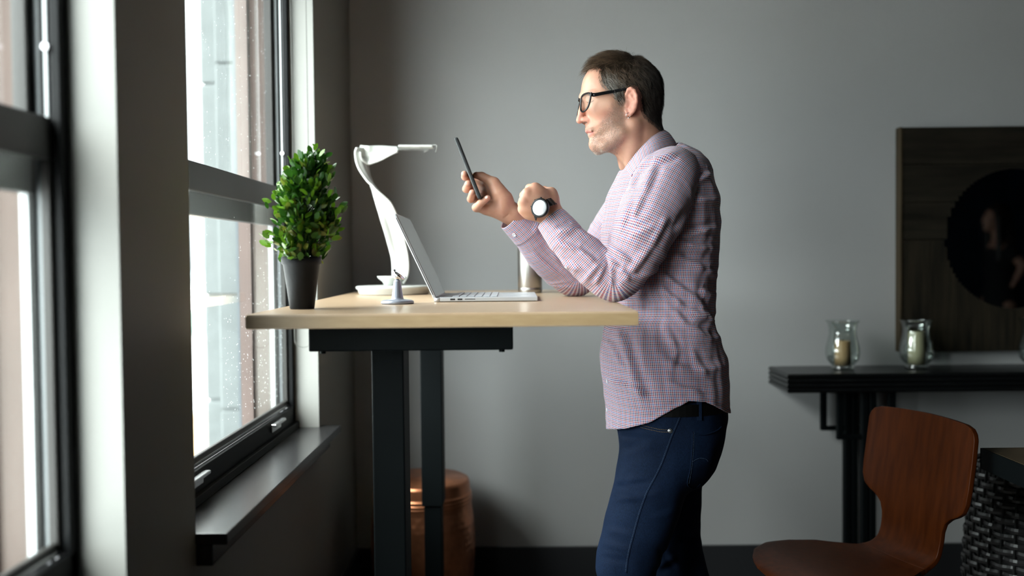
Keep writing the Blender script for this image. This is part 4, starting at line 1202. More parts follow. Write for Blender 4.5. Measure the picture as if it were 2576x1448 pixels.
# stubble and brows
stub = a_stub[Qh].mean(1) * (np.abs(fc[:, 1]) < .09)
stub[(fcc[:, 1] > 1235) | (fcc[:, 0] > 760)] = 0
pk = rsH.choice(len(Qh), 13000, p=stub / stub.sum()); u2 = rsH.rand(13000, 1)
rt_ = Vh[Qh[pk, 0]] * u2 + Vh[Qh[pk, 2]] * (1 - u2); rn2 = fN[pk]
dd = rn2 * .6 + np.array([.15, 0, -1.0]) + rsH.normal(0, .3, rn2.shape); dd /= np.linalg.norm(dd, axis=1)[:, None]
ln = rsH.uniform(.0016, .0034, (13000, 1)); bp = np.stack([rt_, rt_ + dd * ln * .5, rt_ + dd * ln], 1)
bV, bF = strand_mesh(bp, .00013)
g_ = rsH.rand(13000); bc = np.where((g_ < .66)[:, None], (.52, .44, .37), (.24, .13, .085))
brow = []
for sgn in (1, -1):
    for k in range(170):
        t = rsH.rand(); c = Hn(318 + 105 * t, 612 - 26 * math.sin(t * 2.2), .014 + .034 * t)
        i = np.argmin(((Vh - c) ** 2).sum(1)); c = Vh[i].copy() + rsH.normal(0, .0012, 3); c[1] = abs(c[1]) * sgn
        d_ = np.array([.7, .55 * sgn, .35 - .6 * t]); d_ /= np.linalg.norm(d_)
        brow.append([c, c + d_ * .004 + Nh[i] * (1, sgn, 1) * .001, c + d_ * .008])
wV, wF = strand_mesh(np.array(brow), .00016)
build('stubble_and_brows', HW(np.concatenate([bV, wV])), np.concatenate([bF, wF + len(bV)]), M['hair'], man, attrs={'tint': np.concatenate([np.repeat(bc, 9, 0), np.full((len(wV), 3), (.20, .14, .09))])})
lash = MB()
bvhH = BVHTree.FromPolygons([Vector(v) for v in HeadV], [tuple(q) for q in Qh])
lp = []
for x_, y_ in catmull([(322, 664), (340, 672), (362, 670), (384, 660), (398, 650)], 5):
    dd_ = Vector(ray(1400 + x_ / 4.26, 100 + y_ / 4.26)).normalized(); ht = bvhH.ray_cast(Vector((0, 0, CAM_Z)), dd_)
    if ht[0] is not None: lp.append(np.array(ht[0]) + np.array(ht[1]) * .0004)
lp = np.array(lp); loc_ = np.stack([(lp - HC) @ BK, (lp - HC) @ NR, (lp - HC) @ UP], 1)
lash.tube(lp, .00075, 6); MB().tube(HW(loc_ * (1, -1, 1)), .00075, 6).out('eyelashes', M['lash'], man, smooth=True)
lash.out('eyelashes', M['lash'], man, smooth=True)

# ------------------------------------------------------------------ trunk, legs and arms under the clothes, hands
TOR = [(372, 1622, 1718, .062), (392, 1590, 1758, .110), (412, 1572, 1778, .145), (435, 1558, 1789, .168), (465, 1543, 1793, .184), (500, 1528, 1800, .192), (560, 1517, 1807, .186), (650, 1514, 1801, .172), (700, 1516, 1796, .165),
       (735, 1528, 1794, .162), (752, 1542, 1795, .161), (785, 1542, 1795, .161), (805, 1530, 1790, .162), (835, 1519, 1798, .165), (860, 1515, 1808, .168), (900, 1513, 1821, .173), (960, 1517, 1828, .181), (1010, 1526, 1828, .184), (1090, 1529, 1831, .185)]
TR = np.array([[P(xf, y, YM)[2], P(xf, y, YM)[0], P(xb, y, YM)[0], b] for y, xf, xb, b in TOR])
def tsec(z):
    zz = TR[::-1, 0]
    return [np.interp(z, zz, TR[::-1, k]) for k in (1, 2, 3)]
def px3(px, py, Y): return P(px, py, Y)
near_arm = [px3(1672, 452, 2.325), px3(1618, 585, 2.285), px3(1552, 706, 2.300), px3(1456, 622, 2.305), px3(1376, 538, 2.325)]
near_r = [.066, .058, .040, .040, .028]
far_arm = [px3(1618, 470, 2.640), px3(1535, 590, 2.690), px3(1452, 700, 2.670), px3(1368, 625, 2.630), px3(1290, 545, 2.580)]
far_r = [.062, .056, .040, .040, .027]
h = .006
lo, hi = (.02, 2.16, -.0), (.60, 2.84, 1.62)
Xb, Yb_, Zb = grid((.00, 2.16, .78), (.60, 2.84, 1.52), h)
f_, b_, w_t = tsec(Zb)
cx_, ha = (f_ + b_) / 2, (b_ - f_) / 2 - .018
Fb = (np.sqrt(((Xb - cx_) / ha) ** 2 + ((Yb_ - YM) / (w_t - .018)) ** 2) - 1) * .12
Fb = smax(Fb, Zb - 1.475, .01); Fb = smax(Fb, .90 - Zb, .01) + .016 * np.clip((1.0 - Zb) / .05, 0, 1)
for ch, rr in ((near_arm, near_r), (far_arm, far_r)):
    for i in range(4): Fb = smin(Fb, rcone(Xb, Yb_, Zb, ch[i], ch[i + 1], rr[i] - .012, rr[i + 1] - .012), .01)
Vb_, Qb_ = surface_nets(Fb.astype(np.float32), (.00, 2.16, .78), h)

def handmesh(lo, hi, h, prims, cuts=(), k0=.006):
    X, Y, Z = grid(lo, hi, h); F = None
    for a, b, ra, rb, k in prims:
        f = rcone(X, Y, Z, a, b, ra, rb); F = f if F is None else smin(F, f, k)
    for a, b, ra, rb, k in cuts: F = smax(F, -rcone(X, Y, Z, a, b, ra, rb), k)
    V, Q = surface_nets(F.astype(np.float32), lo, h)
    return smooth(V, Q, 1), Q
# far hand holding the phone
def C7(cx, cy, Y): return P(1150 + cx / 9.656, 420 + cy / 9.656, Y)
HP7 = []
wr = C7(1330, 1130, 2.575); el = px3(1368, 625, 2.630)
HP7 += [(el, wr, .034, .0265, .01), (wr, C7(1120, 960, 2.57), .0265, .026, .012)]
kn = [C7(730, 420, 2.592), C7(690, 610, 2.600), C7(690, 820, 2.592), C7(700, 1020, 2.575)]
for i, k_ in enumerate(kn):
    HP7.append((C7(1130, 800 + 110 * i, 2.575), k_, .020, .0125, .012))
HP7.append((C7(1100, 1000, 2.56), C7(720, 1020, 2.565), .022, .0135, .014))
HP7.append((C7(1120, 760, 2.56), C7(900, 440, 2.565), .023, .0165, .014))      # thenar
HP7.append((C7(1000, 620, 2.555), C7(880, 400, 2.560), .019, .0145, .010))
th = [C7(880, 375, 2.560), C7(600, 225, 2.566), C7(465, 200, 2.566)]
HP7 += [(th[0], th[1], .0140, .0108, .006), (th[1], th[2], .0108, .0090, .004)]
fg = [
 [kn[0], C7(360, 260, 2.622), C7(190, 235, 2.590), C7(175, 170, 2.548)],
 [kn[1], C7(330, 480, 2.626), C7(225, 530, 2.585), C7(268, 410, 2.535)],
 [kn[2], C7(420, 770, 2.620), C7(335, 775, 2.575), C7(368, 625, 2.528)],
 [kn[3], C7(470, 985, 2.560), C7(560, 890, 2.530), C7(740, 755, 2.527)]]
fr_ = [(.0118, .0102, .0092, .0084), (.0122, .0108, .0102, .0092), (.0116, .0104, .0098, .0086), (.0120, .0112, .0092, .0078)]
for c_, r_ in zip(fg, fr_):
    for i in range(3): HP7.append((c_[i], c_[i + 1], r_[i], r_[i + 1], .0035 if i else .006))
lo7 = np.min([p[0] for p in HP7] + [p[1] for p in HP7], 0) - .035; hi7 = np.max([p[0] for p in HP7] + [p[1] for p in HP7], 0) + .035
# palm creases and the webs between thumb and palm, finger and palm
cut7 = [(C7(600, 330, 2.54), C7(790, 465, 2.535), .0022, .0016, .003), (C7(690, 940, 2.535), C7(640, 1120, 2.535), .0014, .0012, .003), (C7(1240, 1160, 2.545), C7(1130, 1250, 2.55), .0012, .001, .003)]
V7, Q7 = handmesh(lo7, hi7, .0014, HP7, cut7)
# near hand: loose fist with the back of the hand to the camera
def C8(cx, cy, Y): return P(1290 + cx / 10.34, 440 + cy / 10.34, Y)
HP8 = []
wr8 = C8(960, 960, 2.322)
HP8 += [(px3(1456, 622, 2.305), wr8, .034, .0262, .01), (wr8, C8(760, 820, 2.318), .0262, .026, .012)]
kn8 = [C8(575, 345, 2.300), C8(375, 480, 2.292), C8(290, 680, 2.292), C8(270, 880, 2.300)]
for i, k_ in enumerate(kn8):
    HP8.append((C8(860 - 10 * i, 720 + 85 * i, 2.318), k_, .0195, .0118, .011))
    if i: HP8.append((kn8[i - 1] + (.004, .004, -.003), k_ + (.004, .004, -.003), .0100, .0100, .008))
HP8.append((C8(620, 560, 2.305), C8(480, 860, 2.305), .023, .021, .016))
pip8 = [C8(440, 350, 2.338), C8(300, 530, 2.337), C8(245, 745, 2.335), C8(290, 960, 2.335)]
dip8 = [C8(560, 480, 2.355), C8(430, 640, 2.357), C8(390, 820, 2.355), C8(420, 985, 2.350)]
tip8 = [C8(700, 560, 2.345), C8(590, 720, 2.345), C8(540, 870, 2.345), C8(540, 990, 2.342)]
for k_, p_, d_, t_, r_ in zip(kn8, pip8, dip8, tip8, (.0112, .0115, .0110, .0098)):
    HP8 += [(k_, p_, r_ + .0006, r_ - .0006, .005), (p_, d_, r_ - .0006, r_ - .0016, .003), (d_, t_, r_ - .0016, r_ - .0024, .003)]
th8 = [C8(940, 780, 2.330), C8(985, 480, 2.335), C8(820, 420, 2.362), C8(640, 470, 2.372)]
HP8 += [(th8[0], th8[1], .0200, .0145, .012), (th8[1], th8[2], .0135, .0115, .006), (th8[2], th8[3], .0115, .0092, .004)]
HP8.append((C8(980, 620, 2.322), C8(700, 560, 2.315), .020, .018, .012))
HP8.append((C8(430, 1000, 2.312), C8(700, 1010, 2.325), .0135, .018, .012))
lo8 = np.min([p[0] for p in HP8] + [p[1] for p in HP8], 0) - .035; hi8 = np.max([p[0] for p in HP8] + [p[1] for p in HP8], 0) + .035
V8, Q8 = handmesh(lo8, hi8, .0014, HP8)

# legs: sections by height, near and far leg
def sec(rows, Y): return np.array([[P(a, y, Y)[2], P(a, y, Y)[0], P(b, y, Y)[0], w, yy] for y, a, b, w, yy in rows])
YN, YF = 2.375, 2.595
NL = sec([(1085, 1553, 1800, .090, 2.395), (1120, 1561, 1796, .092, 2.392), (1160, 1556, 1780, .093, 2.388), (1215, 1546, 1742, .092, 2.385), (1240, 1540, 1728, .091, 2.383), (1290, 1526, 1712, .088, 2.38), (1340, 1513, 1692, .083, 2.375),
          (1390, 1500, 1668, .077, 2.372), (1432, 1498, 1650, .072, 2.37), (1480, 1508, 1648, .066, 2.37), (1540, 1530, 1668, .062, 2.37), (1640, 1568, 1708, .060, 2.37), (1760, 1608, 1720, .052, 2.37), (1850, 1628, 1722, .050, 2.37)], YN)
FL = sec([(1085, 1570, 1806, .090, 2.575), (1150, 1575, 1790, .092, 2.578), (1215, 1582, 1764, .092, 2.58), (1290, 1590, 1759, .087, 2.585), (1340, 1594, 1761, .083, 2.59), (1381, 1598, 1766, .079, 2.592),
          (1415, 1606, 1776, .074, 2.595), (1448, 1622, 1784, .070, 2.597), (1500, 1640, 1790, .066, 2.6), (1580, 1662, 1800, .062, 2.6), (1680, 1682, 1796, .056, 2.6), (1790, 1702, 1788, .050, 2.6)], YF)
PV = np.array([[P(a, y, YM)[2], P(a, y, YM)[0], P(b, y, YM)[0], w] for y, a, b, w in
     [(985, 1537, 1815, .172), (1020, 1540, 1821, .174), (1050, 1546, 1823, .174), (1085, 1555, 1817, .173), (1130, 1562, 1806, .172), (1170, 1562, 1792, .165), (1200, 1570, 1772, .15)]])
Xj, Yj, Zj = grid((.14, 2.24, .055), (.56, 2.74, .94), .0052)
def legf(T, grow=0):
    z = T[::-1, 0]; I = lambda k: np.interp(Zj, z, T[::-1, k])
    f_, b_, w_, y_ = I(1), I(2), I(3), I(4)
    return (np.sqrt(((Xj - (f_ + b_) / 2) / ((b_ - f_) / 2 + grow)) ** 2 + ((Yj - y_) / (w_ + grow)) ** 2) - 1) * .075
zt = PV[::-1, 0]; I = lambda k: np.interp(Zj, zt, PV[::-1, k])
pv = (((np.abs(Xj - (I(1) + I(2)) / 2) / ((I(2) - I(1)) / 2)) ** 2.2 + (np.abs(Yj - YM) / I(3)) ** 2.4) ** (1 / 2.3) - 1) * .12
pv = smax(pv, (PV[-1, 0] - .01) - Zj, .03)
n_leg, f_leg = legf(NL), legf(FL)
leg_floor = .085
nl = smax(n_leg, Zj - NL[0, 0], .02); fl = smax(f_leg, Zj - FL[0, 0], .02)
Fj = smin(smin(nl, pv, .015), smin(fl, pv, .015), .004)
Fj = smax(Fj, leg_floor - Zj, .002); Fj = smax(Fj, Zj - P(1600, 990, YM)[2], .002)
Vj, Qj = surface_nets(Fj.astype(np.float32), (.14, 2.24, .055), .0052)
Vj = smooth(Vj, Qj, 2); Nj = vnormals(Vj, Qj)
# denim folds traced from the photo
JC = [(1535, 1240, 1600, 1252, 9, .004), (1540, 1226, 1640, 1212, 9, -.003), (1535, 1262, 1660, 1240, 8, .0025), (1525, 1330, 1590, 1345, 8, .002), (1520, 1365, 1585, 1385, 9, .0025), (1510, 1400, 1580, 1412, 8, -.002),
      (1560, 1150, 1640, 1120, 10, .002), (1700, 1400, 1655, 1425, 9, .004), (1660, 1380, 1700, 1440, 9, -.003), (1640, 1300, 1690, 1290, 9, .002), (1570, 1180, 1560, 1215, 9, .002), (1720, 1320, 1758, 1330, 9, .003), (1715, 1370, 1765, 1360, 9, .003)]
Vj = creases(Vj, Nj, JC)
Vj = Vj + Nj * (sines(Vj, 3, 14) * .0009)[:, None]
jeans = build('jeans', Vj, Qj, M['denim'], man, smooth=True, label='dark indigo jeans')
bvhJ = BVHTree.FromPolygons([Vector(v) for v in Vj], [tuple(q) for q in Qj])
def cast(bvh, px, py):
    d = Vector(ray(px, py)).normalized(); hit = bvh.ray_cast(Vector((0, 0, CAM_Z)), d)
    return (np.array(hit[0]), np.array(hit[1])) if hit[0] is not None else (None, None)
def seam(bvh, pxs, r, name, m, parent, lift=.0004, n=6, dash=0):
    pts = []
    for x, y in catmull(pxs, 8):
        p, nn = cast(bvh, x, y)
        if p is not None: pts.append(p + nn * lift)
    if len(pts) < 2: return
    pts = np.array(pts); mb = MB()
    if dash:
        d = np.concatenate([[0], np.cumsum(np.linalg.norm(np.diff(pts, axis=0), axis=1))])
        t = 0
        while t + dash < d[-1]:
            a = [np.interp(t, d, pts[:, i]) for i in range(3)]; b = [np.interp(t + dash * .65, d, pts[:, i]) for i in range(3)]
            mb.tube([a, b], r, 5); t += dash
    else: mb.tube(pts, r, n)
    return mb.out(name, m, parent, smooth=True)
side = [(1716, 1030), (1712, 1048), (1690, 1100), (1668, 1160), (1650, 1198), (1628, 1240), (1610, 1290), (1596, 1340), (1582, 1395), (1576, 1440)]
seam(bvhJ, side, .0016, 'side_seam', M['denim'], jeans, .0005)
seam(bvhJ, [(x - 3, y) for x, y in side], .0005, 'stitching', M['denimseam'], jeans, .0012, dash=.004)
pk_ = [(1612, 1068), (1640, 1075), (1665, 1080), (1692, 1080)]
seam(bvhJ, pk_, .0006, 'stitching', M['tan'], jeans, .001, dash=.004)
seam(bvhJ, [(x, y + 6) for x, y in pk_], .0006, 'stitching', M['tan'], jeans, .001, dash=.004)
bpk = [(1742, 1086), (1741, 1130), (1736, 1180), (1729, 1217), (1746, 1228), (1762, 1216)]
seam(bvhJ, bpk, .0014, 'back_pocket', M['denim'], jeans, .0006)
seam(bvhJ, [(1745, 1090), (1770, 1093), (1800, 1084), (1815, 1072)], .0018, 'back_pocket', M['denim'], jeans, .0008)
seam(bvhJ, [(x + 3, y) for x, y in bpk[:4]], .0005, 'stitching', M['denimseam'], jeans, .0012, dash=.004)
seam(bvhJ, [(1742, 1160), (1758, 1152), (1775, 1154), (1782, 1162)], .0005, 'stitching', M['denimseam'], jeans, .0010, dash=.004)
rv = MB()
for (x, y) in ((1686, 1083),):
    p, nn = cast(bvhJ, x, y); rv.lathe(p, [(0, 0), (.0058, 0), (.0062, .0012), (.004, .0022), (.0022, .0016), (0, .003)], 24, ax=nn)
rv.out('rivet', M['alu'], jeans, smooth=True)
p, nn = cast(bvhJ, 1758, 1034)
if p is not None: MB().frame(p + nn * .002, (1, 0, 0), nn, (0, 0, 1), .006, .0015, .022).out('belt_loop', M['denim'], jeans, bevel=.001)
zb_ = P(1700, 1006, YM)[2]
f_, b_, w_ = [np.interp(zb_, zt, PV[::-1, k]) for k in (1, 2, 3)]
bl_ = MB(); V = []; F = []
for i in range(72):
    a = 2 * math.pi * i / 72
    for dz, e in ((-.014, .0055), (.014, .0055), (.014, .0), (-.014, .0)):
        ca, sa = math.cos(a), math.sin(a)
        V.append(((f_ + b_) / 2 + ((b_ - f_) / 2 + e) * math.copysign(abs(ca) ** .9, ca), YM + (w_ + e) * math.copysign(abs(sa) ** .9, sa), zb_ + dz))
for i in range(72):
    j = (i + 1) % 72
    for q in range(4): F.append((4 * i + q, 4 * j + q, 4 * j + (q + 1) % 4, 4 * i + (q + 1) % 4))
build('belt', V, F, M['belt'], man)
# ankles / shoes on the floor
for T, yy, in ((NL, 2.37), (FL, 2.60)):
    ax_ = (T[-1, 1] + T[-1, 2]) / 2
    X, Y, Z = grid((ax_ - .24, yy - .075, -.004), (ax_ + .10, yy + .075, .16), .006)
    f = rcone(X, Y, Z, (ax_ + .02, yy, .045), (ax_ - .10, yy, .042), .042, .044)
    f = smin(f, rcone(X, Y, Z, (ax_ - .10, yy, .036), (ax_ - .175, yy + .004, .028), .046, .034), .03)
    f = smin(f, rcone(X, Y, Z, (ax_ + .012, yy, .05), (ax_ + .005, yy, .115), .040, .040), .02)
    f = smax(f, .014 - Z, .004)
    V, Q = surface_nets(f.astype(np.float32), (ax_ - .24, yy - .075, -.004), .006)
    sh = build('shoe', smooth(V, Q, 2), Q, M['shoe'], man, smooth=True)
    f = np.maximum(f - .002, 0); 
    n = 40; V = []
    for z in (.0, .018):
        for i in range(n):
            a = 2 * math.pi * i / n; x = math.cos(a); y = math.sin(a)
            V.append((ax_ - .063 + .148 * x, yy + (.046 if x < .1 else .040) * y, z))
    F = [tuple(range(n - 1, -1, -1)), tuple(range(n, 2 * n))] + [(i, (i + 1) % n, n + (i + 1) % n, n + i) for i in range(n)]
    build('sole', V, F, M['sole'], sh, bevel=.003)
# body mesh: head, trunk with arms, hands and ankles
Xa, Ya, Za = None, None, None
parts = [(HeadV, Qh), (Vb_, Qb_), (V7, Q7), (V8, Q8)]
al, at_ = [], []
n0 = 0; BV, BF = [], []
A = {k: [] for k in ('red', 'stubble', 'lips', 'dark')}
for i, (v, q) in enumerate(parts):
    BV.append(v); BF.append(q + n0); n0 += len(v)
    z = np.zeros(len(v))
    if i == 0: A['red'].append(a_red); A['stubble'].append(a_stub); A['lips'].append(a_lip); A['dark'].append(a_dark)
    else:
        rd = z.copy()
        if i in (2, 3):
            tips = [c_[3] for c_ in fg] + [th[2]] if i == 2 else kn8
            for t_ in tips: rd = np.maximum(rd, np.exp(-((v - t_) ** 2).sum(1) / .011 ** 2) * (.55 if i == 2 else .3))
        A['red'].append(rd); A['stubble'].append(z); A['lips'].append(z); A['dark'].append(z)
bodyo = build('body', np.concatenate(BV), np.concatenate(BF), M['skin'], man, smooth=True, attrs={k: np.concatenate(v) for k, v in A.items()})
# nails seen on middle, ring and little finger
for c_, dr in ((fg[1], (.25, -.9, .1)), (fg[2], (.25, -.9, .1)), (fg[3], (.0, -.8, .55))):
    t_, d_ = c_[3], c_[2]
    lg_ = (t_ - d_) / np.linalg.norm(t_ - d_); nn = np.array(dr); nn -= lg_ * (nn @ lg_); nn /= np.linalg.norm(nn); w3 = np.cross(lg_, nn)
    MB().ellipsoid(t_ + nn * .0066 - lg_ * .001, (.0055, .0016, .0042), R=np.stack([lg_, nn, w3], 1), nu=16, nv=8).out('fingernail', M['nail'], man, smooth=True)

# ------------------------------------------------------------------ phone in the far hand
pt, pb = P(1148.5, 350, 2.552), P(1208.5, 502, 2.552)
up_ = (pt - pb); PL = np.linalg.norm(up_); up_ /= PL
yv = np.array([0, 1.0, 0]); up_[1] = 0; up_ /= np.linalg.norm(up_); nrm = np.cross(yv, up_); nrm = nrm if nrm[0] > 0 else -nrm
ph = empty('smartphone', (pt + pb) / 2, 'black smartphone held upright in the man\'s far hand', 'phone')
pcn = (pt + pb) / 2
sh_ = MB().frame(pcn, up_, yv, nrm, PL / 2, .0375, .0050).out('shell', M['phone'], ph, bevel=.0036, seg=4)
MB().frame(pcn + nrm * .0048, up_, yv, nrm, PL / 2 - .006, .034, .0005).out('screen', M['phg'], sh_)
MB().frame(pcn + up_ * PL * .22 - yv * .0376, up_, yv, nrm, .010, .0006, .0014).out('side_button', M['phone'], sh_, bevel=.0004)

# ------------------------------------------------------------------ watch
dn = np.array([-.50, -.85, .13]); dn /= np.linalg.norm(dn)
dc = C8(690, 850, 2.264)
fa = (wr8 - px3(1456, 622, 2.305)); fa /= np.linalg.norm(fa)     # along the forearm towards the hand
acr = np.cross(dn, fa); acr /= np.linalg.norm(acr)
watch = MB().lathe(dc - dn * .010, [(0, -.004), (.017, -.004), (.0215, .002), (.0228, .008), (.0210, .0107), (.0190, .0114), (.0182, .0098), (0, .0098)], 56, ax=dn).out('wristwatch', M['steelw'], man, smooth=True, label='black steel wristwatch with sky glare coloured into its dial')
MB().lathe(dc - dn * .0005, [(0, 0), (.0180, 0), (.0175, .0009), (0, .0014)], 56, ax=dn).out('dial', M['dial'], watch, smooth=True)
bd = MB(); fa2 = fa - dn * (fa @ dn); fa2 /= np.linalg.norm(fa2); acr = np.cross(fa2, dn)
ax0 = C8(760, 820, 2.318) - wr8; ax0 /= np.linalg.norm(ax0)
wc = C8(835, 905, 2.318); e1 = dc - wc; R1 = np.linalg.norm(e1); e1 /= R1
acr = C8(1200, 720, 2.3) - C8(600, 1180, 2.3); acr -= e1 * (acr @ e1); acr /= np.linalg.norm(acr); fa2 = np.cross(e1, acr)
for k in range(26):
    a = 2 * math.pi * k / 26
    if abs(((a + math.pi) % (2 * math.pi)) - math.pi) < .50: continue
    r1, r2 = (R1 - .009 if math.cos(a) > 0 else .030), .0305
    c = wc + e1 * math.cos(a) * r1 + acr * math.sin(a) * r2
    t_ = -e1 * math.sin(a) * r1 + acr * math.cos(a) * r2; t_ /= np.linalg.norm(t_); o_ = np.cross(fa2, t_)
    bd.frame(c, t_, fa2, o_, .0037, .0095, .0018)
bd.out('bracelet', M['steelw'], watch, bevel=.0006)
pu = MB(); pf2 = fa - dn * (fa @ dn); pf2 /= np.linalg.norm(pf2); pac = np.cross(pf2, dn)
for s_ in (-.7, 0, .7):
    dv_ = pf2 * math.cos(s_) + pac * math.sin(s_); pu.lathe(dc - dn * .005 + dv_ * .021, [(0, 0), (.0022, 0), (.0022, .004), (0, .004)], 12, ax=dv_)
pu.out('pushers', M['steelw'], watch, smooth=True)

# ------------------------------------------------------------------ glasses and earring
bri = H(292, 668)
gf = MB()
def gl(l, dz): return np.array([bri[0] - .0095 + 3.1 * l * l, l, bri[2] + dz])
tilt = .10
def rimpts(s_):
    out = [(.010, .010), (.018, .0185), (.036, .0205), (.056, .019), (.0635, .012), (.0620, -.002), (.055, -.016), (.040, -.0225), (.024, -.0205), (.014, -.010)]
    return [gl(l, z - .006) * (1, 1, 1) * np.array([1, s_, 1]) + np.array([-tilt * (z - .006) * 1.0 + 0, 0, 0]) * (-1) for l, z in out]
for s_ in (1, -1):
    pts_ = catmull(rimpts(s_), 5, closed=True)
    gf.tube(HW(pts_), .0024, 8, closed=True)
gf.tube(HW(catmull([gl(-.010, .004) - (.001, 0, 0), gl(0, .0075) - (.002, 0, 0), gl(.010, .004) - (.001, 0, 0)], 5)), .0022, 8)
glo = gf.out('eyeglasses', M['frame'], man, smooth=True, label='black-framed eyeglasses')
for s_ in (1, -1):
    c = HW(np.array(rimpts(s_))); cc_ = catmull(c, 3, closed=True); n = len(cc_)
    V = np.concatenate([cc_, [cc_.mean(0)]]); F = [(i, (i + 1) % n, n) for i in range(n)]
    build('lens', V, F, M['lens'], glo)
    if s_ == 1:
        tm = [gl(.0635, .010) + (.0, .0015, 0), Hn(400, 590, .0655), Hn(500, 572, .069), Hn(620, 551, .073), Hn(735, 530, .078), Hn(800, 540, .079), Hn(850, 590, .078)]
        nearT = tm
    pts_ = catmull([np.array([p[0], p[1] * s_, p[2]]) for p in nearT], 6)
    mb = MB(); V = []
    for i, p in enumerate(pts_):
        t = i / (len(pts_) - 1); hh = .0048 - .0020 * min(1, t * 1.2)
        w = .0014
        V += [p + (0, -w, -hh), p + (0, w, -hh), p + (0, w, hh), p + (0, -w, hh)]
    F = []
    for i in range(len(pts_) - 1):
        for q in range(4): F.append((4 * i + q, 4 * i + (q + 1) % 4, 4 * i + 4 + (q + 1) % 4, 4 * i + 4 + q))
    F += [(3, 2, 1, 0), tuple(4 * (len(pts_) - 1) + q for q in range(4))]
    tmo = build('temple_arm', HW(np.array(V)), F, M['frame'], glo, bevel=.0008)
    c = HW(np.array([nearT[1][0] + .001, (nearT[1][1] + .0016) * s_, nearT[1][2]]))
    MB().ellipsoid(c, (.0022, .0005, .0011)).out('hinge_rivet', M['chrome'], tmo, smooth=True)
ec = Hn(768, 800, .078); pr_ = []
for k in range(20):
    a = 2 * math.pi * k / 20; pr_.append(HW(ec + np.array([.0052 * math.cos(a), .0012 * math.sin(a), .0058 * math.sin(a) - .002])))
er = MB().tube(pr_, .0007, 6, closed=True); er.ellipsoid(HW(ec + np.array([.001, .0005, -.0085])), (.0016,) * 3, nu=10, nv=6)
er.out('earring', M['chrome'], man, smooth=True, label='small silver hoop earring')

# ------------------------------------------------------------------ shirt
def c3(x, y): return (1240 + x / 2.011, 380 + y / 2.011)
def cl(pts, w, a):
    a *= 1.5
    q = [c3(*p) for p in pts]
    return [(q[i][0], q[i][1], q[i + 1][0], q[i + 1][1], w, a) for i in range(len(q) - 1)]
TOS = np.array([[P(xf, y, YM)[2], P(xf, y, YM)[0], P(xb, y, YM)[0], b] for y, xf, xb, b in [(335, 1640, 1668, .05), (355, 1622, 1688, .060), (366, 1612, 1712, .075), (378, 1602, 1738, .092), (392, 1592, 1760, .110)] + [(y, xf, xb, b) for y, xf, xb, b in TOR[2:]]])
zz_ = TOS[::-1, 0]
NTH, NV = 360, 210
th_ = 2 * np.pi * np.arange(NTH + 1) / NTH          # 0 = front, 90 = near side
cs_, sn_ = np.cos(th_), np.sin(th_)
ex_ = 2 / 2.25
cc1 = np.sign(cs_) * np.abs(cs_) ** ex_; ss1 = np.sign(sn_) * np.abs(sn_) ** ex_
hs = np.array([(-1, 1040), (-.8, 1036), (-.4, 1009), (-.14, 1006), (.126, 1033), (.39, 1058), (.755, 1074), (1, 1077)])
ytop = 388 + 42 * np.maximum(0, cs_) ** 2.2 - 27 * np.maximum(0, -cs_) ** .55
yhem = np.interp(cs_, hs[:, 0], hs[:, 1])
Yt = YM - .18 * ss1
ztop = np.array([P(1650, y, YM)[2] for y in ytop])
zhem = np.array([P(1650, y, Y)[2] for y, Y in zip(yhem, YM - np.abs(.18 * ss1) * .9)])
V = np.zeros((NV, NTH + 1, 3)); UV = np.zeros((NV, NTH + 1, 2))
for i in range(NV):
    v = (i / (NV - 1)) ** 1.15
    z = ztop + (zhem - ztop) * v
    f_, b_, w_ = [np.interp(z, zz_, TOS[::-1, k]) for k in (1, 2, 3)]
    V[i, :, 0] = (f_ + b_) / 2 - (b_ - f_) / 2 * cc1
    V[i, :, 1] = YM - w_ * ss1
    V[i, :, 2] = z
mid_i = NV // 2
arc = np.concatenate([[0], np.cumsum(np.linalg.norm(np.diff(V[mid_i, :, :2], axis=0), axis=1))])
UV[..., 0] = arc[None, :]; UV[..., 1] = V[..., 2] - .04 * np.abs(cs_)[None] * 0
V = V.reshape(-1, 3); UV = UV.reshape(-1, 2)
F = np.array([(i * (NTH + 1) + j, (i + 1) * (NTH + 1) + j, (i + 1) * (NTH + 1) + j + 1, i * (NTH + 1) + j + 1) for i in range(NV - 1) for j in range(NTH)])
N = vnormals(V, F)
cN = V - np.array([V[:, 0].mean(), YM, 0]); 
if ((N[:, :2] * cN[:, :2]).sum(1) < 0).mean() > .5: N = -N; F = F[:, ::-1]
TC = []
TC += cl([(900, 400), (850, 620), (1040, 760), (1110, 880)], 9, .005)
TC += cl([(1000, 420), (1140, 380)], 8, .004) + cl([(960, 470), (1130, 500)], 9, .0045) + cl([(900, 520), (1080, 600), (1125, 640)], 9, .004)
TC += cl([(850, 690), (960, 790), (1090, 850)], 9, .0045) + cl([(870, 760), (1000, 900), (1130, 960)], 9, .0035)
TC += cl([(1050, 700), (1110, 740)], 8, .004) + cl([(1090, 870), (1150, 960)], 7, .0045)
TC += cl([(860, 880), (930, 1010), (900, 1100)], 9, .003) + cl([(590, 1160), (700, 1190), (770, 1230)], 8, .004) + cl([(640, 900), (700, 1100), (760, 1250)], 12, .004)
TC += cl([(1020, 160), (1100, 110)], 9, .005) + cl([(1030, 240), (1130, 250)], 9, .004) + cl([(1070, 90), (1140, 270)], 10, .004) + cl([(1000, 1000), (1080, 1150)], 10, .003)
TC += cl([(660, 330), (640, 440)], 9, .004) + cl([(600, 170), (570, 300), (560, 430)], 9, .0035) + cl([(560, 950), (620, 1010), (660, 1100)], 8, .003)
TC += cl([(850, 1050), (1000, 1120), (1160, 1090)], 11, .003) + cl([(900, 1180), (1060, 1230)], 9, .003)
V = creases(V, N, TC)
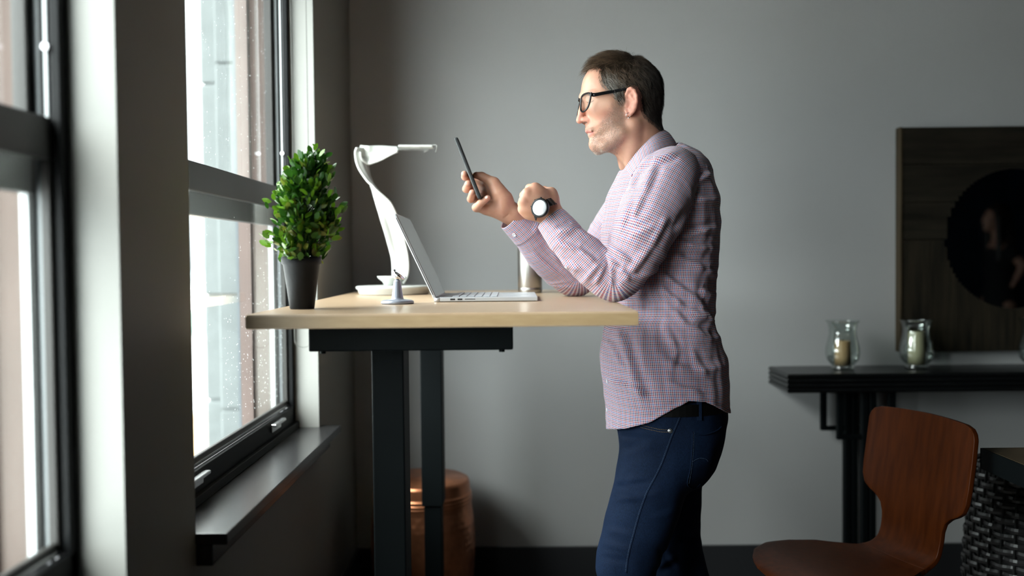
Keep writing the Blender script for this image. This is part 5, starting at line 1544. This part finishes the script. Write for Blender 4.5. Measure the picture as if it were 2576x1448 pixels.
q = proj(V)
wz = 1 + .8 * np.exp(-((V[:, 2] - 1.13) / .12) ** 2)
Vs_ = V * np.array([6, 6, 16])
V = V + N * ((sines(Vs_, 7, .9, 8) * .0016 + sines(V * np.array([30, 30, 8]), 9, .9, 8) * .0009) * wz)[:, None]
# front placket and side seams as raised strips
pl = np.exp(-(np.minimum(arc, arc[-1] - arc) / .016) ** 8)
V = V + N * np.tile(pl * .0022, NV)[:, None]
seamn = np.exp(-((arc - arc[-1] * .255) / .0022) ** 2) * .0012 + np.exp(-((arc - arc[-1] * .745) / .0022) ** 2) * .0012
V = V + N * np.tile(seamn, NV)[:, None]
rows_v = np.repeat(np.arange(NV), NTH + 1)
V = V + N * (np.exp(-((NV - 5 - rows_v) / 1.2) ** 2) * -.0012)[:, None]
shirt = build('shirt', V, F, M['shirt'], man, smooth=True, uv=UV, thick=.0012, label='white shirt with fine red and navy check')
bvhS = BVHTree.FromPolygons([Vector(v) for v in V], [tuple(q) for q in F])

def sleeve(ctr, crs, name, seed, u0, side):
    C_ = np.array([P(x, y, Y) for x, y, Y, r in ctr]); R_ = np.array([r for *_, r in ctr])
    q4 = catmull(np.column_stack([C_, R_]), 22); c, r = q4[:, :3], q4[:, 3]
    s = np.concatenate([[0], np.cumsum(np.linalg.norm(np.diff(c, axis=0), axis=1))])
    ns = int(s[-1] / .0032); t = np.linspace(0, s[-1], ns)
    c = np.stack([np.interp(t, s, c[:, i]) for i in range(3)], 1); r = np.interp(t, s, r)
    T = np.gradient(c, axis=0)
    k = np.exp(-np.linspace(-2, 2, 13) ** 2); k /= k.sum()
    Tp = np.concatenate([np.repeat(T[:1], 6, 0), T, np.repeat(T[-1:], 6, 0)])
    T = np.stack([np.convolve(Tp[:, i], k, 'valid') for i in range(3)], 1); T /= np.linalg.norm(T, axis=1)[:, None]
    n = 150; th = 2 * np.pi * np.arange(n + 1) / n - np.pi
    u = np.cross(T[0], [0, 1.0, 0]); V = np.zeros((ns, n + 1, 3)); UV = np.zeros((ns, n + 1, 2)); N = np.zeros((ns, n + 1, 3))
    for i in range(ns):
        u = np.array([0, -1.0, 0]); u = u - T[i] * (u @ T[i]); u /= np.linalg.norm(u); w = np.cross(T[i], u)
        d = np.outer(np.cos(th), u) + np.outer(np.sin(th), w)
        V[i] = c[i] + d * r[i]; N[i] = d
        UV[i, :, 0] = u0 + th * r[i]; UV[i, :, 1] = t[i]
    V = V.reshape(-1, 3); UV = UV.reshape(-1, 2); N = N.reshape(-1, 3)
    F = np.array([(i * (n + 1) + j, i * (n + 1) + j + 1, (i + 1) * (n + 1) + j + 1, (i + 1) * (n + 1) + j) for i in range(ns - 1) for j in range(n)])
    V = creases(V, N, crs)
    tt = np.repeat(t, n + 1); L = s[-1]
    ang = np.tile(th, ns)
    rs = np.random.RandomState(seed)
    env = .55 + .9 * np.exp(-((tt - L * .52) / .09) ** 2)
    env *= np.clip((L - .065 - tt) / .03, 0, 1)
    f = np.zeros(len(V))
    for _ in range(16):
        t0 = rs.uniform(.12, .92) * L; a0 = rs.uniform(0, 6.28); tw = rs.uniform(-.04, .04); wd = rs.uniform(.006, .011)
        da = (ang - a0 + np.pi) % (2 * np.pi) - np.pi
        x = (tt - t0 - tw * da) / wd
        f += np.exp(-x ** 2) * np.exp(-(da / .9) ** 2) * rs.uniform(.5, 1)
    f += sines(V * 22, seed, .8, 8) * .25
    V = V + N * (f * env * .0034)[:, None]
    end = tt > L - .062
    V = V + N * (end * .0016)[:, None]
    # table stops the cloth at the elbow
    V[:, 2] = np.maximum(V[:, 2], np.where((V[:, 0] < DX1 + .01), DZ + .0012, -1))
    o = build(name, V, F, M['shirt'], shirt, smooth=True, uv=UV, thick=.0012)
    return o, V, F
NS_ = [(1706, 424, 2.385, .058), (1682, 452, 2.345, .073), (1650, 515, 2.312, .0765), (1618, 583, 2.290, .0715), (1590, 645, 2.290, .0610), (1547, 711, 2.300, .0440), (1489, 664, 2.305, .0485), (1430, 604, 2.312, .0430), (1402, 570, 2.320, .0385), (1384, 548, 2.324, .0345)]
NC = cl([(570, 470), (700, 560)], 8, .005) + cl([(560, 490), (640, 610)], 7, .0045) + cl([(545, 560), (470, 650)], 7, .004) + cl([(565, 570), (520, 670)], 7, .0045) + cl([(600, 570), (600, 690)], 7, .0045) + cl([(645, 590), (690, 650)], 7, .004)
NC += cl([(330, 410), (400, 390), (560, 475)], 8, .0045) + cl([(320, 460), (430, 500), (520, 560)], 8, .004) + cl([(350, 560), (450, 600)], 8, .003) + cl([(800, 20), (720, 95), (690, 180)], 9, .005) + cl([(930, 10), (780, 60)], 9, .004)
NC += cl([(930, 420), (1000, 310)], 9, .004) + cl([(690, 430), (820, 380)], 9, .0025) + cl([(820, 60), (760, 220), (700, 330)], 10, .0035) + cl([(880, 330), (800, 480), (690, 620)], 10, .0035) + cl([(700, 240), (640, 400)], 9, .003)
FS_ = [(1655, 462, 2.60, .050), (1622, 486, 2.635, .060), (1570, 545, 2.672, .064), (1512, 628, 2.690, .056), (1450, 706, 2.672, .0400), (1410, 680, 2.660, .0465), (1362, 637, 2.632, .0430), (1328, 592, 2.606, .0390), (1301, 565, 2.592, .0350), (1284, 549, 2.584, .0315)]
FC = cl([(230, 330), (210, 420)], 7, .004) + cl([(250, 420), (330, 560)], 7, .004) + cl([(200, 520), (330, 620)], 7, .003) + cl([(480, 370), (560, 380)], 8, .003)
sl_n, Vn, Fn = sleeve(NS_, NC, 'sleeve', 21, .11, 1)
sl_f, Vf, Ff = sleeve(FS_, FC, 'sleeve', 22, .37, -1)
# armhole seam ring of the near sleeve
# collar: fold line and leaf edge, mirrored to the far side
fold = [(1668, 326, 0), (1655, 332, .030), (1635, 348, .052), (1603, 381, .058), (1576, 416, .040), (1566, 432, .022)]
edge = [(1703, 368, 0), (1690, 371, .055), (1652, 388, .108), (1612, 411, .133), (1592, 436, .131), (1582, 458, .120)]
def ring(l):
    nr = [P(x, y, YM - d) for x, y, d in l]
    fr = [np.array([p[0], 2 * YM - p[1], p[2]]) for p in nr[1:]]
    return catmull(fr[::-1] + nr, 10)
rf, re_ = ring(fold), ring(edge)
K = 22; V = []; UV = []; n = len(rf)
s = np.concatenate([[0], np.cumsum(np.linalg.norm(np.diff((rf + re_) / 2, axis=0), axis=1))])
cen_ = rf.mean(0)
for i in range(n):
    out = (re_[i] - cen_); out[2] = 0; out /= np.linalg.norm(out)
    # inner stand rises to the fold, then the leaf falls to the edge
    inner = rf[i] - out * .004 + np.array([.012, 0, -.034])
    for k in range(K):
        if k < 7:
            t = k / 7; p = inner * (1 - t) + rf[i] * t
            v_ = -.035 * (1 - t)
        else:
            t = (k - 7) / (K - 8); p = rf[i] * (1 - t) + re_[i] * t + out * .006 * math.sin(math.pi * t) + np.array([0, 0, .003]) * math.sin(math.pi * min(1, t * 2))
            v_ = t * np.linalg.norm(re_[i] - rf[i])
        V.append(p); UV.append((s[i], v_))
F = [(i * K + k, i * K + k + 1, (i + 1) * K + k + 1, (i + 1) * K + k) for i in range(n - 1) for k in range(K - 1)]
build('collar', V, F, M['shirt'], shirt, smooth=True, uv=np.array(UV), thick=.0014)
# buttons
def button(bvh, px, py, parent, r=.0055):
    p, nn = cast(bvh, px, py)
    if p is None: return
    MB().lathe(p + nn * .0008, [(0, 0), (r, 0), (r, .0014), (r * .8, .0022), (r * .6, .0014), (0, .0014)], 24, ax=nn).out('button', M['button'], parent, smooth=True)
button(bvhS, 1529, 958, shirt)
button(bvhS, 1529, 1030, shirt)
BF_ = BVHTree.FromPolygons([Vector(v) for v in Vf], [tuple(q) for q in Ff])
BN_ = BVHTree.FromPolygons([Vector(v) for v in Vn], [tuple(q) for q in Fn])
button(BF_, 1294, 590, sl_f)
button(BN_, 1425, 672, sl_n, .0045)
seam(BN_, [(1358, 602), (1376, 585), (1405, 566), (1437, 553)], .0006, 'cuff_seam', M['thread'], sl_n, .0002)
seam(BN_, [(1716, 395), (1735, 440), (1742, 500), (1735, 545), (1705, 582)], .0006, 'armhole_seam', M['thread'], sl_n, .0001)

# ------------------------------------------------------------------ the woman seen in the mirror
MPL = 3.6875
def PM(cx, cy, D=8.0):
    p = P(2240 + cx / 2.336, 300 + cy / 2.336, D); return np.array([p[0], 2 * MPL - D, p[2]])
wo_c = PM(650, 900); wo = empty('person', (wo_c[0], wo_c[1], 0), 'person with long dark hair in a black dress, seen in the round mirror', 'person')
def sdfmesh(name, prims, h, m, parent, extra=None, cut=None):
    lo = np.min([np.minimum(p[0], p[1]) - max(p[2], p[3]) for p in prims], 0) - .03; hi = np.max([np.maximum(p[0], p[1]) + max(p[2], p[3]) for p in prims], 0) + .03
    X, Y, Z = grid(lo, hi, h); F = None
    for a, b, ra, rb, k in prims:
        f = rcone(X, Y, Z, a, b, ra, rb); F = f if F is None else smin(F, f, k)
    if extra: F = extra(X, Y, Z, F)
    V, Q = surface_nets(F.astype(np.float32), lo, h)
    return build(name, smooth(V, Q, 1), Q, m, parent, smooth=True)
g = lambda x, y, z: np.array([x, y, z], float)
hx, hy, hz = PM(612, 575)
sh_n, sh_f = g(hx + .05, hy + .165, hz - .27), g(hx + .05, hy - .165, hz - .27)
arm_e = g(*PM(700, 862)[:1], hy + .22, PM(700, 862)[2]); arm_h = g(PM(665, 935)[0], hy + .20, PM(665, 935)[2])
skin2 = [(g(hx + .02, hy, hz + .02), g(hx + .02, hy, hz), .082, .080, .01), (g(hx - .035, hy, hz - .02), g(hx - .045, hy, hz - .075), .058, .034, .03), (g(hx - .085, hy, hz - .015), g(hx - .103, hy, hz - .035), .006, .010, .012),
         (g(hx - .088, hy, hz - .062), g(hx - .084, hy, hz - .066), .010, .010, .010), (g(hx - .07, hy, hz - .098), g(hx - .06, hy, hz - .10), .016, .016, .02), (g(hx + .02, hy, hz - .05), g(hx + .05, hy, hz - .24), .052, .055, .03),
         (sh_n, sh_f, .052, .052, .05), (sh_n, arm_e, .045, .036, .02), (arm_e, arm_h, .036, .024, .01), (sh_f, g(hx + .07, hy - .20, hz - .55), .045, .034, .02), (g(hx + .07, hy - .20, hz - .55), g(hx - .02, hy - .20, hz - .75), .034, .024, .01),
         (g(hx + .05, hy, hz - .30), g(hx + .06, hy, hz - .72), .115, .12, .05)]
for s_ in (1, -1):
    skin2 += [(g(hx + .06, hy + s_ * .08, hz - .72), g(hx + .05, hy + s_ * .085, .48), .085, .055, .03), (g(hx + .05, hy + s_ * .085, .48), g(hx + .07, hy + s_ * .085, .09), .052, .032, .02), (g(hx + .07, hy + s_ * .085, .045), g(hx - .08, hy + s_ * .09, .025), .036, .022, .02)]
for b in range(4): skin2.append((arm_h, arm_h + g(-.035 + .004 * b, -.012 + .011 * b - .01, -.065 + .008 * abs(b - 1.5)), .011, .007, .004))
skin2.append((arm_h, arm_h + g(-.03, .0, -.025), .012, .008, .004))
sk = sdfmesh('body', skin2, .008, M['skin'], wo)
sdfmesh('hair', [(g(hx + .035, hy, hz + .03), g(hx + .045, hy, hz), .092, .092, .02), (g(hx + .07, hy, hz - .02), g(hx + .12, hy, hz - .30), .080, .070, .03), (g(hx + .0, hy + .075, hz + .0), g(hx - .01, hy + .11, hz - .34), .030, .026, .02), (g(hx + .0, hy - .075, hz), g(hx - .01, hy - .11, hz - .34), .030, .026, .02)],
        .008, mat('long_dark_hair', (.020, .012, .008), .4, stretch=(1, 1, .1)), wo)
sdfmesh('dress', [(sh_n - (0, .03, .03), sh_f + (0, .03, -.03), .058, .058, .05), (g(hx + .045, hy, hz - .33), g(hx + .06, hy, hz - .62), .13, .125, .05), (g(hx + .06, hy, hz - .62), g(hx + .07, hy, hz - .80), .13, .165, .05), (g(hx + .07, hy, hz - .80), g(hx + .06, hy, .60), .165, .15, .05), (sh_n, sh_n * .7 + arm_e * .3, .056, .050, .02), (sh_f, sh_f + g(.01, -.02, -.09), .056, .05, .02)],
        .010, M['blackcl'], wo)
